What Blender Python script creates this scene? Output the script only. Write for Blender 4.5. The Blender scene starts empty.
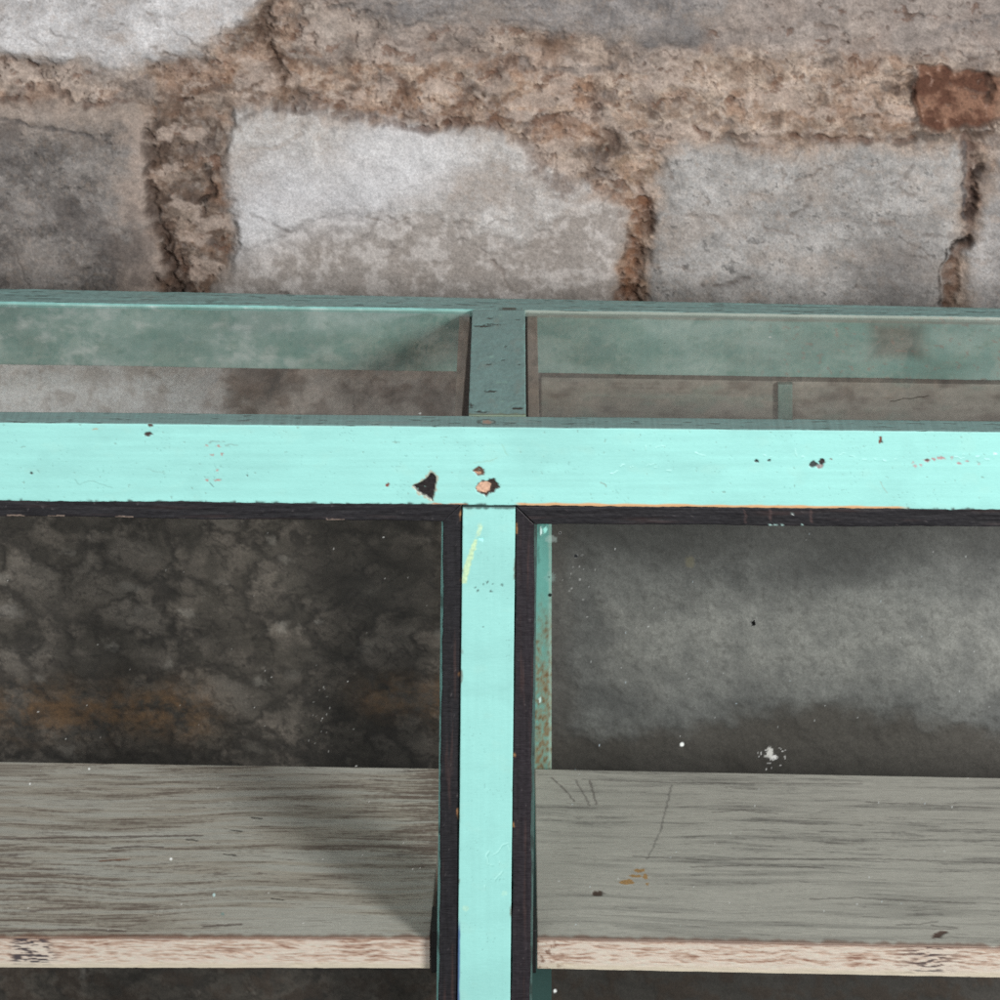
import bpy, math, random
import numpy as np

random.seed(5)
sc = bpy.context.scene
col = sc.collection

# ---------------------------------------------------------------- scale
# 1 m at the front of the cabinet is the picture's width; depth grows along +Y
D, CX, CZ = 3.42, 0.515, 1.843          # camera distance, x, height
YW = 0.66                               # plane of the stone wall
SW = D / (D + YW)

# ---------------------------------------------------------------- noise
_rng = np.random.RandomState(11)
_perm = _rng.permutation(512).astype(np.int64)
_perm = np.concatenate([_perm, _perm])
_ang = _rng.rand(512) * 2 * np.pi
_gx, _gy = np.cos(_ang), np.sin(_ang)

def _h(ix, iy, seed):
    return _perm[(_perm[(ix + seed * 57) & 511] + iy + seed * 131) & 511]

def perlin(x, y, seed=0):
    x0 = np.floor(x); y0 = np.floor(y)
    fx = x - x0; fy = y - y0
    ix = x0.astype(np.int64); iy = y0.astype(np.int64)
    u = fx * fx * fx * (fx * (fx * 6 - 15) + 10)
    v = fy * fy * fy * (fy * (fy * 6 - 15) + 10)
    def g(a, b):
        k = _h(ix + a, iy + b, seed)
        return _gx[k] * (fx - a) + _gy[k] * (fy - b)
    n0 = g(0, 0) * (1 - u) + g(1, 0) * u
    n1 = g(0, 1) * (1 - u) + g(1, 1) * u
    return (n0 * (1 - v) + n1 * v) * 1.45

def fbm(x, y, octv=4, seed=0, gain=0.5):
    seed = int(seed)
    s = 0.0; a = 1.0; t = 0.0
    for i in range(octv):
        s = s + a * perlin(x * 2 ** i + 13.7 * i, y * 2 ** i - 7.3 * i, seed + i)
        t += a; a *= gain
    return s / t * 1.5

def worley(x, y, seed=0):
    x0 = np.floor(x); y0 = np.floor(y)
    ix = x0.astype(np.int64); iy = y0.astype(np.int64)
    f1 = np.full(x.shape, 9.0); f2 = np.full(x.shape, 9.0); cid = np.zeros(x.shape)
    for a in (-1, 0, 1):
        for b in (-1, 0, 1):
            k = _h(ix + a, iy + b, seed)
            px = x0 + a + _h(k, ix * 0 + 3, seed + 1) / 511.0
            py = y0 + b + _h(k, ix * 0 + 9, seed + 2) / 511.0
            d = np.hypot(x - px, y - py)
            n = d < f1
            f2 = np.where(n, f1, np.minimum(f2, d))
            cid = np.where(n, k / 511.0, cid)
            f1 = np.where(n, d, f1)
    return f1, f2, cid

def sstep(a, b, x):
    t = np.clip((x - a) / (b - a), 0, 1)
    return t * t * (3 - 2 * t)

def lin(c):
    c = np.asarray(c, float) / 255.0
    return np.where(c <= 0.04045, c / 12.92, ((c + 0.055) / 1.055) ** 2.4)

def seg_d(x, y, pts):
    """distance to a polyline and the fraction along it"""
    best = np.full(x.shape, 1e9)
    for (ax, ay), (bx, by) in zip(pts[:-1], pts[1:]):
        dx, dy = bx - ax, by - ay
        t = np.clip(((x - ax) * dx + (y - ay) * dy) / (dx * dx + dy * dy + 1e-9), 0, 1)
        best = np.minimum(best, np.hypot(x - ax - t * dx, y - ay - t * dy))
    return best

def poly_d(x, y, pts):
    """signed distance to a polygon, negative inside"""
    d = seg_d(x, y, list(pts) + [pts[0]])
    ins = np.zeros(x.shape, bool)
    n = len(pts)
    for i in range(n):
        ax, ay = pts[i]; bx, by = pts[(i + 1) % n]
        c = (ay > y) != (by > y)
        xi = (bx - ax) * (y - ay) / (by - ay + 1e-12) + ax
        ins ^= c & (x < xi)
    return np.where(ins, -d, d)

def mixc(c, new, m):
    new = np.asarray(new, float)
    if new.ndim == 1:
        new = new[None, :]
    return c * (1 - m[:, None]) + new * m[:, None]

# ---------------------------------------------------------------- mesh helpers
def mesh_from(name, verts, faces, cols=None, mats=(), parent=None, smooth=True, flat_from=None, origin=(0, 0, 0), mask=None):
    verts = np.asarray(verts, float) - np.asarray(origin, float)
    me = bpy.data.meshes.new(name)
    if isinstance(faces, np.ndarray):
        q = faces
        ng = []
    else:
        q, ng = faces
    nv = len(verts)
    me.vertices.add(nv)
    me.vertices.foreach_set('co', verts.ravel())
    loops = q.ravel().tolist()
    starts = list(range(0, 4 * len(q), 4)); tot = [4] * len(q)
    for f in ng:
        starts.append(len(loops)); tot.append(len(f)); loops += [int(i) for i in f]
    me.loops.add(len(loops)); me.loops.foreach_set('vertex_index', loops)
    me.polygons.add(len(starts))
    me.polygons.foreach_set('loop_start', starts)
    me.polygons.foreach_set('loop_total', tot)
    sm = np.ones(len(starts), bool) if smooth else np.zeros(len(starts), bool)
    sm[len(q):] = False
    me.polygons.foreach_set('use_smooth', sm)
    me.update(calc_edges=True)
    if cols is not None:
        at = me.color_attributes.new('Col', 'FLOAT_COLOR', 'POINT')
        c = np.ones((nv, 4)); c[:, :cols.shape[1]] = cols
        at.data.foreach_set('color', c.ravel())
    if mask is not None:
        at = me.attributes.new('Mask', 'FLOAT', 'POINT')
        at.data.foreach_set('value', np.asarray(mask, float))
    for m in mats:
        me.materials.append(m)
    o = bpy.data.objects.new(name, me)
    col.objects.link(o)
    if parent is not None:
        o.parent = parent
    o.location = origin if parent is None else (0, 0, 0)
    return o

def profile(poly, r, step):
    """dense closed loop round a polygon with rounded corners; step = spacing, or one per edge"""
    n = len(poly); out = []
    P = [np.array(p, float) for p in poly]
    cut = []
    for i in range(n):
        a, b, c = P[i - 1], P[i], P[(i + 1) % n]
        u = (a - b) / np.linalg.norm(a - b); v = (c - b) / np.linalg.norm(c - b)
        rr = min(r, 0.45 * np.linalg.norm(a - b), 0.45 * np.linalg.norm(c - b))
        cut.append((b + u * rr, b, b + v * rr))
    for i in range(n):
        s, b, e = cut[i]
        for t in np.linspace(0, 1, 5):
            out.append((1 - t) ** 2 * s + 2 * t * (1 - t) * b + t * t * e)
        nx = cut[(i + 1) % n][0]
        L = np.linalg.norm(nx - e)
        st = step[i] if hasattr(step, '__len__') else step
        k = max(1, int(L / st))
        for t in np.linspace(0, 1, k + 1)[1:-1]:
            out.append(e + (nx - e) * t)
    return np.array(out)

def samples(a, b, step, fa, fb, coarse=0.02):
    """fine spacing inside fa..fb, coarse outside"""
    ts = []
    if a < fa: ts += list(np.arange(a, fa, coarse))
    lo, hi = max(a, fa), min(b, fb)
    ts += list(np.linspace(lo, hi, max(2, int((hi - lo) / step) + 1)))
    if b > fb: ts += list(np.arange(fb, b, coarse)[1:]) + [b]
    return np.array(ts)

def sweep(name, axis, t, prof, mat, parent, paint=None, deform=None, origin=(0, 0, 0)):
    nt, npf = len(t), len(prof)
    T = np.repeat(t, npf); A = np.tile(prof[:, 0], nt); B = np.tile(prof[:, 1], nt)
    d = np.roll(prof, -1, 0) - np.roll(prof, 1, 0)
    area = 0.5 * np.sum(prof[:, 0] * np.roll(prof[:, 1], -1) - np.roll(prof[:, 0], -1) * prof[:, 1])
    sg = 1 if area > 0 else -1
    nr = np.stack([d[:, 1], -d[:, 0]], 1) * sg
    nr /= np.linalg.norm(nr, axis=1)[:, None] + 1e-12
    NA = np.tile(nr[:, 0], nt); NB = np.tile(nr[:, 1], nt); Z = np.zeros_like(T)
    if axis == 'x':
        P = np.stack([T, A, B], 1); N = np.stack([Z, NA, NB], 1)
    elif axis == 'z':
        P = np.stack([A, B, T], 1); N = np.stack([NA, NB, Z], 1)
    else:
        P = np.stack([A, T, B], 1); N = np.stack([NA, Z, NB], 1)
    if deform is not None:
        P = deform(P)
    C = None
    if paint is not None:
        K = 30000
        rs = [paint(P[i:i + K], N[i:i + K]) for i in range(0, len(P), K)]
        C = np.concatenate([q[0] for q in rs]); disp = np.concatenate([q[1] + np.zeros(len(q[0])) for q in rs])
        P = P + N * disp[:, None]
    i = np.arange(nt - 1)[:, None] * npf; j = np.arange(npf)[None, :]; j2 = (j + 1) % npf
    q = np.stack([i + j, i + j2, i + npf + j2, i + npf + j], -1).reshape(-1, 4)
    # orientation: compare the first face with its profile normal
    k = (nt // 2) * 0
    f = q[npf // 2 + npf * (nt // 2)] if nt > 2 else q[npf // 2]
    fn = np.cross(P[f[1]] - P[f[0]], P[f[2]] - P[f[0]])
    flip = np.dot(fn, N[f[0]]) < 0
    ends = [list(range(npf)), list(range((nt - 1) * npf, nt * npf))]
    if flip:
        q = q[:, ::-1]
        ends = [ends[0], ends[1][::-1]]
    else:
        ends = [ends[0][::-1], ends[1]]
    return mesh_from(name, P, (q, ends), C, [mat], parent, origin=origin)

def px_of(P):
    """picture-plane coordinates (1000 units across) of points on the cabinet front"""
    return P[:, 0] * 1000.0, 1000.0 - 1000.0 * P[:, 2]

# ---------------------------------------------------------------- materials
def new_mat(name):
    m = bpy.data.materials.new(name); m.use_nodes = True
    nt = m.node_tree; nt.nodes.clear()
    return m, nt, nt.nodes, nt.links

def surface_mat(name, rough, spec=0.5, fine=(900, 900, 900), fine_amt=0.08, bump=0.15, bump_dist=0.0006, rough_var=0.15, coat=0.0):
    m, nt, N, L = new_mat(name)
    out = N.new('ShaderNodeOutputMaterial'); b = N.new('ShaderNodeBsdfPrincipled')
    L.new(b.outputs[0], out.inputs[0])
    at = N.new('ShaderNodeAttribute'); at.attribute_name = 'Col'
    geo = N.new('ShaderNodeTexCoord')
    mp = N.new('ShaderNodeMapping'); mp.inputs['Scale'].default_value = fine
    L.new(geo.outputs['Object'], mp.inputs[0])
    nz = N.new('ShaderNodeTexNoise'); nz.inputs['Scale'].default_value = 1.0; nz.inputs['Detail'].default_value = 4
    nz.inputs['Roughness'].default_value = 0.65
    L.new(mp.outputs[0], nz.inputs['Vector'])
    mr = N.new('ShaderNodeMapRange'); mr.inputs[1].default_value = 0.25; mr.inputs[2].default_value = 0.75
    mr.inputs[3].default_value = 1 - fine_amt; mr.inputs[4].default_value = 1 + fine_amt
    L.new(nz.outputs[0], mr.inputs[0])
    mx = N.new('ShaderNodeVectorMath'); mx.operation = 'SCALE'
    L.new(at.outputs['Color'], mx.inputs[0]); L.new(mr.outputs[0], mx.inputs['Scale'])
    L.new(mx.outputs[0], b.inputs['Base Color'])
    rr = N.new('ShaderNodeMapRange'); rr.inputs[1].default_value = 0.3; rr.inputs[2].default_value = 0.7
    rr.inputs[3].default_value = max(0.05, rough - rough_var); rr.inputs[4].default_value = min(1, rough + rough_var)
    L.new(nz.outputs[0], rr.inputs[0]); L.new(rr.outputs[0], b.inputs['Roughness'])
    b.inputs['Specular IOR Level'].default_value = spec
    bp = N.new('ShaderNodeBump'); bp.inputs['Strength'].default_value = bump; bp.inputs['Distance'].default_value = bump_dist
    L.new(nz.outputs[0], bp.inputs['Height']); L.new(bp.outputs[0], b.inputs['Normal'])
    return m

M_MINT = surface_mat('chipped_mint_paint', 0.42, 0.35, (160, 900, 900), 0.03, 0.12, 0.0005)
M_BEAD = surface_mat('black_bead_paint', 0.5, 0.3, (90, 900, 900), 0.25, 0.4, 0.0006)
M_SHELF = surface_mat('worn_shelf_paint', 0.6, 0.3, (60, 700, 900), 0.10, 0.15, 0.0004)
M_WALL = surface_mat('rough_stone', 0.9, 0.2, (480, 480, 480), 0.30, 0.4, 0.0012, 0.05)

def glass_mat(name, tint, haze):
    m, nt, N, L = new_mat(name)
    out = N.new('ShaderNodeOutputMaterial')
    tr = N.new('ShaderNodeBsdfTransparent'); tr.inputs[0].default_value = (*tint, 1)
    gl = N.new('ShaderNodeBsdfGlossy'); gl.inputs['Roughness'].default_value = 0.015
    lw = N.new('ShaderNodeLayerWeight'); lw.inputs['Blend'].default_value = 0.5
    p = N.new('ShaderNodeMath'); p.operation = 'POWER'; p.inputs[1].default_value = 5
    L.new(lw.outputs['Facing'], p.inputs[0])
    ma = N.new('ShaderNodeMath'); ma.operation = 'MULTIPLY_ADD'; ma.inputs[1].default_value = 0.92; ma.inputs[2].default_value = 0.075
    ma.use_clamp = True
    L.new(p.outputs[0], ma.inputs[0])
    m1 = N.new('ShaderNodeMixShader'); L.new(ma.outputs[0], m1.inputs[0]); L.new(tr.outputs[0], m1.inputs[1]); L.new(gl.outputs[0], m1.inputs[2])
    df = N.new('ShaderNodeBsdfDiffuse')
    at = N.new('ShaderNodeAttribute'); at.attribute_name = 'Col'; L.new(at.outputs['Color'], df.inputs[0])
    mk = N.new('ShaderNodeAttribute'); mk.attribute_name = 'Mask'
    tc = N.new('ShaderNodeTexCoord')
    nz = N.new('ShaderNodeTexNoise'); nz.inputs['Scale'].default_value = 9; nz.inputs['Detail'].default_value = 6
    L.new(tc.outputs['Object'], nz.inputs['Vector'])
    hz = N.new('ShaderNodeMapRange'); hz.inputs[1].default_value = 0.3; hz.inputs[2].default_value = 0.75
    hz.inputs[3].default_value = haze * 0.4; hz.inputs[4].default_value = haze * 1.6
    L.new(nz.outputs[0], hz.inputs[0])
    mm = N.new('ShaderNodeMath'); mm.operation = 'MAXIMUM'
    L.new(hz.outputs[0], mm.inputs[0]); L.new(mk.outputs['Fac'], mm.inputs[1])
    m2 = N.new('ShaderNodeMixShader'); L.new(mm.outputs[0], m2.inputs[0]); L.new(m1.outputs[0], m2.inputs[1]); L.new(df.outputs[0], m2.inputs[2])
    L.new(m2.outputs[0], out.inputs[0])
    return m
M_GLASS = glass_mat('dusty_glass', (0.84, 0.85, 0.84), 0.012)
M_GLASS_TOP = glass_mat('dusty_hazed_top_glass', (0.90, 0.92, 0.91), 0.11)  # dust plus extra diffuse haze put in for the pane's reflection

# ================================================================ WALL
ILL = 0.98      # light the wall receives, to turn seen colours into base colours
ILL_LOW = 0.58

def wall_paint(px, py):
    n = len(px)
    wx = px + 8 * fbm(px / 60, py / 60, 3, 3) + 3.0 * fbm(px / 13, py / 13, 3, 6)
    wy = py + 7 * fbm(px / 60, py / 60, 3, 23) + 3.0 * fbm(px / 13, py / 13, 3, 26)
    big = fbm(px / 90, py / 90, 4, 31)
    mid = fbm(px / 28, py / 24, 4, 41)
    fin = fbm(px / 8, py / 8, 4, 51)
    mic = fbm(px / 3.2, py / 3.2, 3, 61)
    crs = fbm(px / 40, py / 34, 6, 56, 0.74)          # rough from hand size down to grains
    crs2 = fbm(px / 24, py / 13, 5, 66, 0.74)
    rid = 1 - np.abs(fbm(wx / 20, wy / 14, 5, 76, 0.65))
    f1, f2, cid = worley(wx / 11, wy / 10, 71)
    g1, g2, gid = worley(wx / 4.6, wy / 4.6, 81)
    c = np.zeros((n, 3)); h = np.zeros(n)
    if py.min() < 545:
        # ---- mortar everywhere first
        c = np.tile(lin((142, 120, 104)), (n, 1))
        c = mixc(c, lin((176, 154, 136)), sstep(0.0, 0.55, mid + 0.3 * big))
        c = mixc(c, lin((100, 80, 66)), sstep(0.05, 0.55, -mid + 0.4 * fin))
        c = mixc(c, lin((196, 178, 160)), sstep(0.72, 0.9, cid) * sstep(0.55, 0.25, f1) * 0.6)
        c = mixc(c, lin((84, 62, 48)), sstep(0.10, 0.02, f2 - f1) * 0.45 * sstep(-0.2, 0.4, big + mid))
        h = -4.5 + 4.0 * big + 4.0 * mid + 1.6 * crs2 + 1.4 * crs + 0.6 * fin + 1.3 * (0.5 - f1) + 0.4 * (0.4 - g1) + 0.3 * mic

        def lump(pts, ca, cb, amt=1.0, soft=5, hh=None, scale=1.0):
            nonlocal c, h
            d = poly_d(wx, wy, pts)
            m = sstep(soft, -soft, d) * amt
            cc = mixc(np.tile(lin(ca), (n, 1)), lin(cb), sstep(-0.35, 0.45, mid * scale + 0.5 * fin))
            c = mixc(c, cc, m)
            if hh is not None:
                h = h + (hh - 0) * m
            return d, m

        # tan / brown mortar areas
        lump([(270, 70), (390, 58), (590, 70), (600, 145), (520, 150), (430, 140), (330, 120), (262, 108)], (150, 116, 92), (190, 164, 142), 0.85, 8, 3)
        lump([(598, 72), (700, 52), (830, 48), (912, 70), (908, 130), (860, 140), (660, 150), (610, 130)], (158, 132, 112), (194, 172, 152), 0.9, 8, 5)
        lump([(150, 85), (260, 72), (300, 100), (235, 112), (226, 185), (242, 240), (215, 300), (155, 300), (146, 180)], (118, 94, 78), (152, 130, 114), 0.75, 8, 0)
        lump([(612, 150), (665, 150), (655, 215), (652, 300), (616, 300), (628, 205)], (162, 134, 108), (190, 164, 140), 0.7, 6, 0)
        lump([(290, 55), (700, 52), (680, 70), (560, 74), (400, 66)], (160, 140, 126), (184, 168, 156), 0.7, 6, 1)
        lump([(690, -60), (1200, -60), (1200, 60), (985, 66), (900, 58), (820, 44), (720, 50)], (142, 128, 120), (172, 158, 148), 0.85, 10, 3)
        lump([(830, 20), (872, 16), (880, 40), (850, 46)], (150, 120, 84), (170, 142, 108), 0.6, 6, 1)
        lump([(-60, 58), (40, 66), (150, 70), (160, 95), (120, 104), (-60, 108)], (146, 130, 118), (178, 162, 150), 0.8, 8, 1)
        lump([(300, 0), (430, 8), (420, 34), (340, 50), (290, 46)], (160, 142, 128), (182, 168, 156), 0.7, 10, 0)

        # pebbles and grit showing in the mortar
        pal = lin([(186, 170, 156), (150, 132, 120), (166, 144, 126), (134, 124, 119), (206, 194, 184), (116, 98, 86), (176, 150, 128), (158, 150, 146)])
        for (F1, F2, ID, am) in ((f1, f2, cid, 0.34), (g1, g2, gid, 0.30)):
            pc = pal[(ID * 997).astype(int) % 8]
            c = mixc(c, pc, sstep(0.72, 0.30, F1) * am * sstep(-0.5, 0.3, big + fin))
            c = mixc(c, lin((74, 60, 52)), sstep(0.16, 0.0, F2 - F1) * am * 0.75 * sstep(-0.3, 0.4, mid - fin))
        pat = fbm(wx / 48, wy / 34, 4, 97); pat2 = fbm(wx / 30, wy / 26, 3, 98)
        c = mixc(c, lin((196, 174, 156)), sstep(0.15, 0.5, pat) * 0.55)
        c = mixc(c, lin((128, 116, 110)), sstep(0.2, 0.5, -pat) * 0.5)
        c = mixc(c, lin((156, 116, 86)), sstep(0.3, 0.6, pat2) * 0.35)
        c = mixc(c, lin((84, 66, 56)), sstep(0.3, 0.65, -pat2 + 0.3 * fin) * 0.6)
        jn = sstep(20, -10, poly_d(wx, wy, [(155, 92), (228, 100), (222, 180), (236, 240), (214, 310), (160, 310)]))
        c = mixc(c, c * 0.55, jn * (0.55 + 0.5 * mid))
        c = c * np.clip(0.86 + 0.40 * crs2 + 0.25 * crs, 0.3, 1.5)[:, None]
        c = mixc(c, lin((162, 118, 86)), sstep(0.05, 0.5, fbm(wx / 75, wy / 45, 4, 99)) * 0.28)
        c = mixc(c, lin((70, 52, 42)), sstep(0.96, 0.995, rid) * sstep(-0.1, 0.4, crs) * 0.7)
        pk = sstep(0.12, 0.30, fbm(wx / 58, wy / 30, 5, 93, 0.62))
        c = mixc(c, lin((178, 160, 147)) * (1 + 0.25 * crs2)[:, None], pk * 0.6)
        gy = sstep(660, 760, wx) * sstep(64, 40, wy + 8 * mid) + sstep(300, 340, wx) * sstep(520, 480, wx) * sstep(60, 44, wy + 8 * mid) * 0.6
        c = mixc(c, lin((148, 138, 132)) * (1 + 0.30 * crs2 + 0.2 * crs)[:, None], np.clip(gy, 0, 1) * 0.7)
        ru = sstep(0.36, 0.50, fbm(wx / 40, wy / 22, 5, 94, 0.66))
        c = mixc(c, lin((104, 68, 46)) * (1 + 0.4 * crs2)[:, None], ru * 0.6); h = h - 3 * ru
        c = c * np.array([0.90, 0.885, 0.875])
        rg = 1 - np.abs(fbm(wx / 34, wy / 26, 3, 91))
        hair = sstep(0.955, 0.992, rg) * sstep(-0.1, 0.3, fbm(px / 50, py / 50, 2, 96))
        c = mixc(c, lin((72, 56, 48)), hair * 0.6); h = h - 3 * hair

        # ---- stones
        def stone(pts, ca, cb, hh, soft=3.0, speck=0.5, seed=0, edge=(150, 132, 116), edge_w=9, warm=0.4):
            nonlocal c, h
            d = poly_d(wx, wy, pts) + 3.0 * crs2 + 3.5 * mid + 4 * crs
            m = sstep(soft + 5, -soft - 4, d)
            a = fbm(px / 75, py / 55, 4, 100 + seed) + 0.5 * fbm(px / 20, py / 16, 3, 130 + seed)
            cc = mixc(np.tile(lin(ca), (n, 1)), lin(cb), sstep(-0.5, 0.5, a + 0.55 * crs))
            cc = cc * np.clip(1 + 0.42 * crs2 * speck + 0.2 * crs, 0.4, 1.5)[:, None]
            cc = mixc(cc, lin((96, 92, 89)), sstep(0.965, 0.995, rid) * sstep(0.0, 0.4, crs) * 0.45)
            cc = mixc(cc, lin((168, 152, 138)), sstep(0.0, 0.6, fbm(px / 65, py / 40, 4, 170 + seed)) * warm)
            cc = mixc(cc, lin(edge), sstep(-edge_w * 1.7, 0, d) * 0.6 * sstep(-0.3, 0.4, mid + 0.3 * fin + 0.2))
            cc = mixc(cc, pal[(gid * 997).astype(int) % 8], sstep(0.6, 0.3, g1) * 0.16)
            cc = mixc(cc, lin((92, 86, 82)), hair * 0.35)
            # pores and pale grains
            cc = cc * (1 - speck * 0.5 * sstep(0.35, 0.7, crs2 + 0.5 * mic))[:, None]
            cc = mixc(cc, np.minimum(lin(cb) * 1.2, 0.85), sstep(0.4, 0.8, -crs2 + 0.5 * mic) * 0.4 * speck)
            fl = sstep(0.30, 0.44, crs2 + 0.25 * mic); pl = sstep(0.28, 0.40, -crs + 0.3 * crs2)
            cc = cc * (1 - 0.34 * speck * fl)[:, None]
            cc = mixc(cc, np.minimum(lin(cb) * 1.12, 0.8), pl * 0.35 * speck)
            cc = mixc(cc, lin((150, 128, 110)), sstep(0.34, 0.46, fbm(wx / 42, wy / 26, 5, 190 + seed, 0.68)) * warm * 0.7)
            c = mixc(c, cc * 0.90, m)
            hs = hh + np.minimum(0, -4.5 * np.exp(np.minimum(d, 0) / 11.0)) + 3.0 * a + 1.2 * crs + 0.7 * crs2
            h = h * (1 - m) + hs * m
            return d, m

        s1 = stone([(-400, -400), (262, -400), (264, -10), (246, 18), (214, 46), (170, 56), (120, 72), (60, 60), (-40, 54), (-400, 54)],
                   (176, 173, 171), (206, 204, 203), 8, 4, 0.35, 1, (176, 160, 146))
        s2 = stone([(-400, 104), (0, 103), (60, 106), (126, 100), (146, 124), (150, 200), (158, 300), (150, 470), (-400, 470)],
                   (96, 91, 88), (132, 126, 122), 5, 4, 0.9, 2, (166, 148, 134), 30, 0.1)
        s3 = stone([(228, 136), (236, 110), (276, 104), (330, 114), (390, 124), (440, 132), (500, 128), (528, 142), (542, 164), (600, 196), (626, 208), (612, 300), (600, 470), (200, 470), (212, 300), (240, 246), (224, 184)],
                   (164, 157, 150), (190, 186, 181), 8, 3, 0.45, 3, (168, 148, 132))
        s4 = stone([(662, 152), (720, 142), (800, 152), (890, 148), (960, 150), (964, 226), (944, 300), (936, 470), (640, 470), (650, 300), (656, 222)],
                   (142, 139, 135), (168, 165, 161), 6, 4, 0.9, 4, (172, 154, 138))
        s5 = stone([(1010, 140), (986, 190), (972, 240), (962, 300), (958, 470), (1500, 470), (1500, 140)], (146, 142, 139), (176, 172, 169), 4, 4, 0.6, 5)
        s6 = stone([(292, -400), (1500, -400), (1500, -30), (740, -10), (716, 24), (694, 46), (610, 44), (500, 26), (430, 30), (395, 12), (300, -4)],
                   (112, 107, 105), (140, 134, 131), 3, 5, 0.6, 6, (140, 126, 116), 20)
        # the lower, broken-away layer of the big pale stone
        d = poly_d(wx, wy, [(190, 470), (206, 282), (236, 254), (300, 226), (348, 208), (372, 210), (385, 203), (396, 214), (440, 210), (520, 250), (560, 214), (640, 200), (640, 470)])
        m = sstep(7, -5, d + 4 * crs) * s3[1]
        cc = mixc(np.tile(lin((150, 140, 131)), (n, 1)), lin((180, 172, 165)), sstep(-0.2, 0.5, mid + 0.6 * fin))
        c = mixc(c, cc * 0.92, m * 0.8); h = h - 4 * m
        c = mixc(c, lin((112, 102, 94)), sstep(2.6, 0.2, np.abs(d) + 1.5 * crs) * s3[1] * 0.35 * sstep(430, 380, px))
        # tints and stains
        c = mixc(c, lin((190, 191, 194)), s3[1] * sstep(40, -25, poly_d(wx, wy, [(232, 200), (280, 160), (330, 180), (400, 180), (380, 205), (300, 222), (240, 245)])) * 0.6)
        c = mixc(c, lin((194, 194, 195)), s3[1] * sstep(30, -20, np.hypot((wx - 400), (wy - 160) * 1.6) - 60) * 0.55)
        c = mixc(c, lin((152, 134, 122)), s2[1] * sstep(105, 150, wx + 20 * mid) * 0.75)
        c = mixc(c, lin((158, 140, 126)), s2[1] * sstep(138, 104, wy + 10 * mid) * 0.6)
        c = mixc(c, lin((74, 68, 66)), s2[1] * sstep(0.1, 0.6, big + 0.6 * mid) * 0.55)
        c = mixc(c, lin((92, 88, 86)), s4[1] * sstep(45, -20, np.hypot(wx - 905, (wy - 275) * 1.2) - 30) * 0.55)
        c = mixc(c, lin((118, 114, 110)), s4[1] * sstep(0.1, 0.6, fin + mid) * 0.3)
        c = mixc(c, lin((96, 92, 90)), sstep(22, -8, np.hypot(wx - 680, (wy - 34) * 2) - 26) * 0.45)

        # red-brown block
        d = poly_d(wx, wy, [(917, 68), (985, 72), (1010, 80), (1012, 118), (986, 128), (938, 134), (916, 122)])
        m = sstep(3, -3, d)
        cc = mixc(np.tile(lin((92, 58, 42)), (n, 1)), lin((130, 92, 70)), sstep(-0.3, 0.5, mid + 0.5 * fin))
        cc = mixc(cc, lin((160, 128, 112)), sstep(0.45, 0.75, fin + 0.3 * mic) * 0.5)
        c = mixc(c, cc, m); h = h * (1 - m) + m * (-12 + 3 * mid + 1.6 * fin)
        c = mixc(c, lin((140, 112, 92)), m * sstep(990, 1006, wx) * 0.6)

        # ---- crevices
        def crack(pts, w, depth, colr, amt=0.9, brk=0.35):
            nonlocal c, h
            xs = [p[0] for p in pts]; ys = [p[1] for p in pts]; q = 2 * w + 4
            k = np.where((wx > min(xs) - q) & (wx < max(xs) + q) & (wy > min(ys) - q) & (wy < max(ys) + q))[0]
            X, Y = px[k], py[k]
            ww = w * (1 + 0.6 * fbm(X / 22, Y / 22, 2, 211))
            d = seg_d(wx[k], wy[k], pts)
            fk = 0.8 * crs2[k] + 0.5 * fin[k]
            m = sstep(1.15, 0.15, d / np.maximum(ww, 0.4) + 0.35 * fk) * sstep(-brk - 0.25, -brk + 0.15, fbm(X / 17, Y / 17, 3, 223)) * (0.62 + 0.38 * sstep(0.3, -0.3, fk))
            c[k] = mixc(c[k], lin(colr), m * amt * 0.9)
            h[k] = h[k] - 0.7 * depth * m
        crack([(268, -20), (268, 40), (277, 82)], 9, 12, (62, 44, 34), 0.85, 0.6)
        crack([(262, 30), (284, 96)], 20, 3, (104, 80, 62), 0.5, 0.5)
        crack([(150, 125), (154, 200), (160, 250), (178, 300)], 8, 12, (60, 44, 35), 0.85, 0.4)
        crack([(158, 230), (172, 270), (186, 300)], 16, 8, (72, 52, 40), 0.7, 0.3)
        crack([(228, 150), (224, 186), (234, 216), (236, 240)], 6, 3, (96, 76, 64), 0.5, -0.05)
        crack([(202, 165), (210, 196), (200, 205)], 5, 10, (44, 34, 29), 0.8, 0.1)
        crack([(28, 62), (44, 76), (56, 88), (70, 98)], 5, 7, (70, 48, 38), 0.85, 0.1)
        crack([(0, 100), (20, 92), (34, 86)], 5, 6, (80, 56, 46), 0.75, 0.2)
        crack([(84, 104), (108, 98), (126, 100)], 4, 6, (88, 62, 50), 0.75, 0.2)
        crack([(-20, 112), (30, 124), (60, 130), (92, 141)], 3, 4, (72, 68, 68), 0.8, 0.5)
        crack([(276, 106), (340, 115), (400, 128), (430, 130), (452, 124), (500, 124)], 6, 8, (82, 56, 42), 0.75, 0.3)
        crack([(425, 120), (450, 118), (470, 96)], 12, 5, (96, 64, 46), 0.55, 0.1)
        crack([(395, 70), (400, 96), (392, 112)], 6, 5, (110, 78, 58), 0.6, 0.2)
        crack([(590, 86), (596, 118), (612, 140)], 6, 10, (80, 58, 46), 0.85, 0.4)
        crack([(632, 135), (640, 131)], 4, 10, (36, 28, 25), 0.9, 0.9)
        crack([(520, 140), (540, 168), (562, 190)], 14, 5, (104, 86, 76), 0.7, 0.3)
        crack([(636, 175), (642, 200), (650, 204)], 6, 7, (96, 68, 50), 0.75, 0.3)
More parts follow.
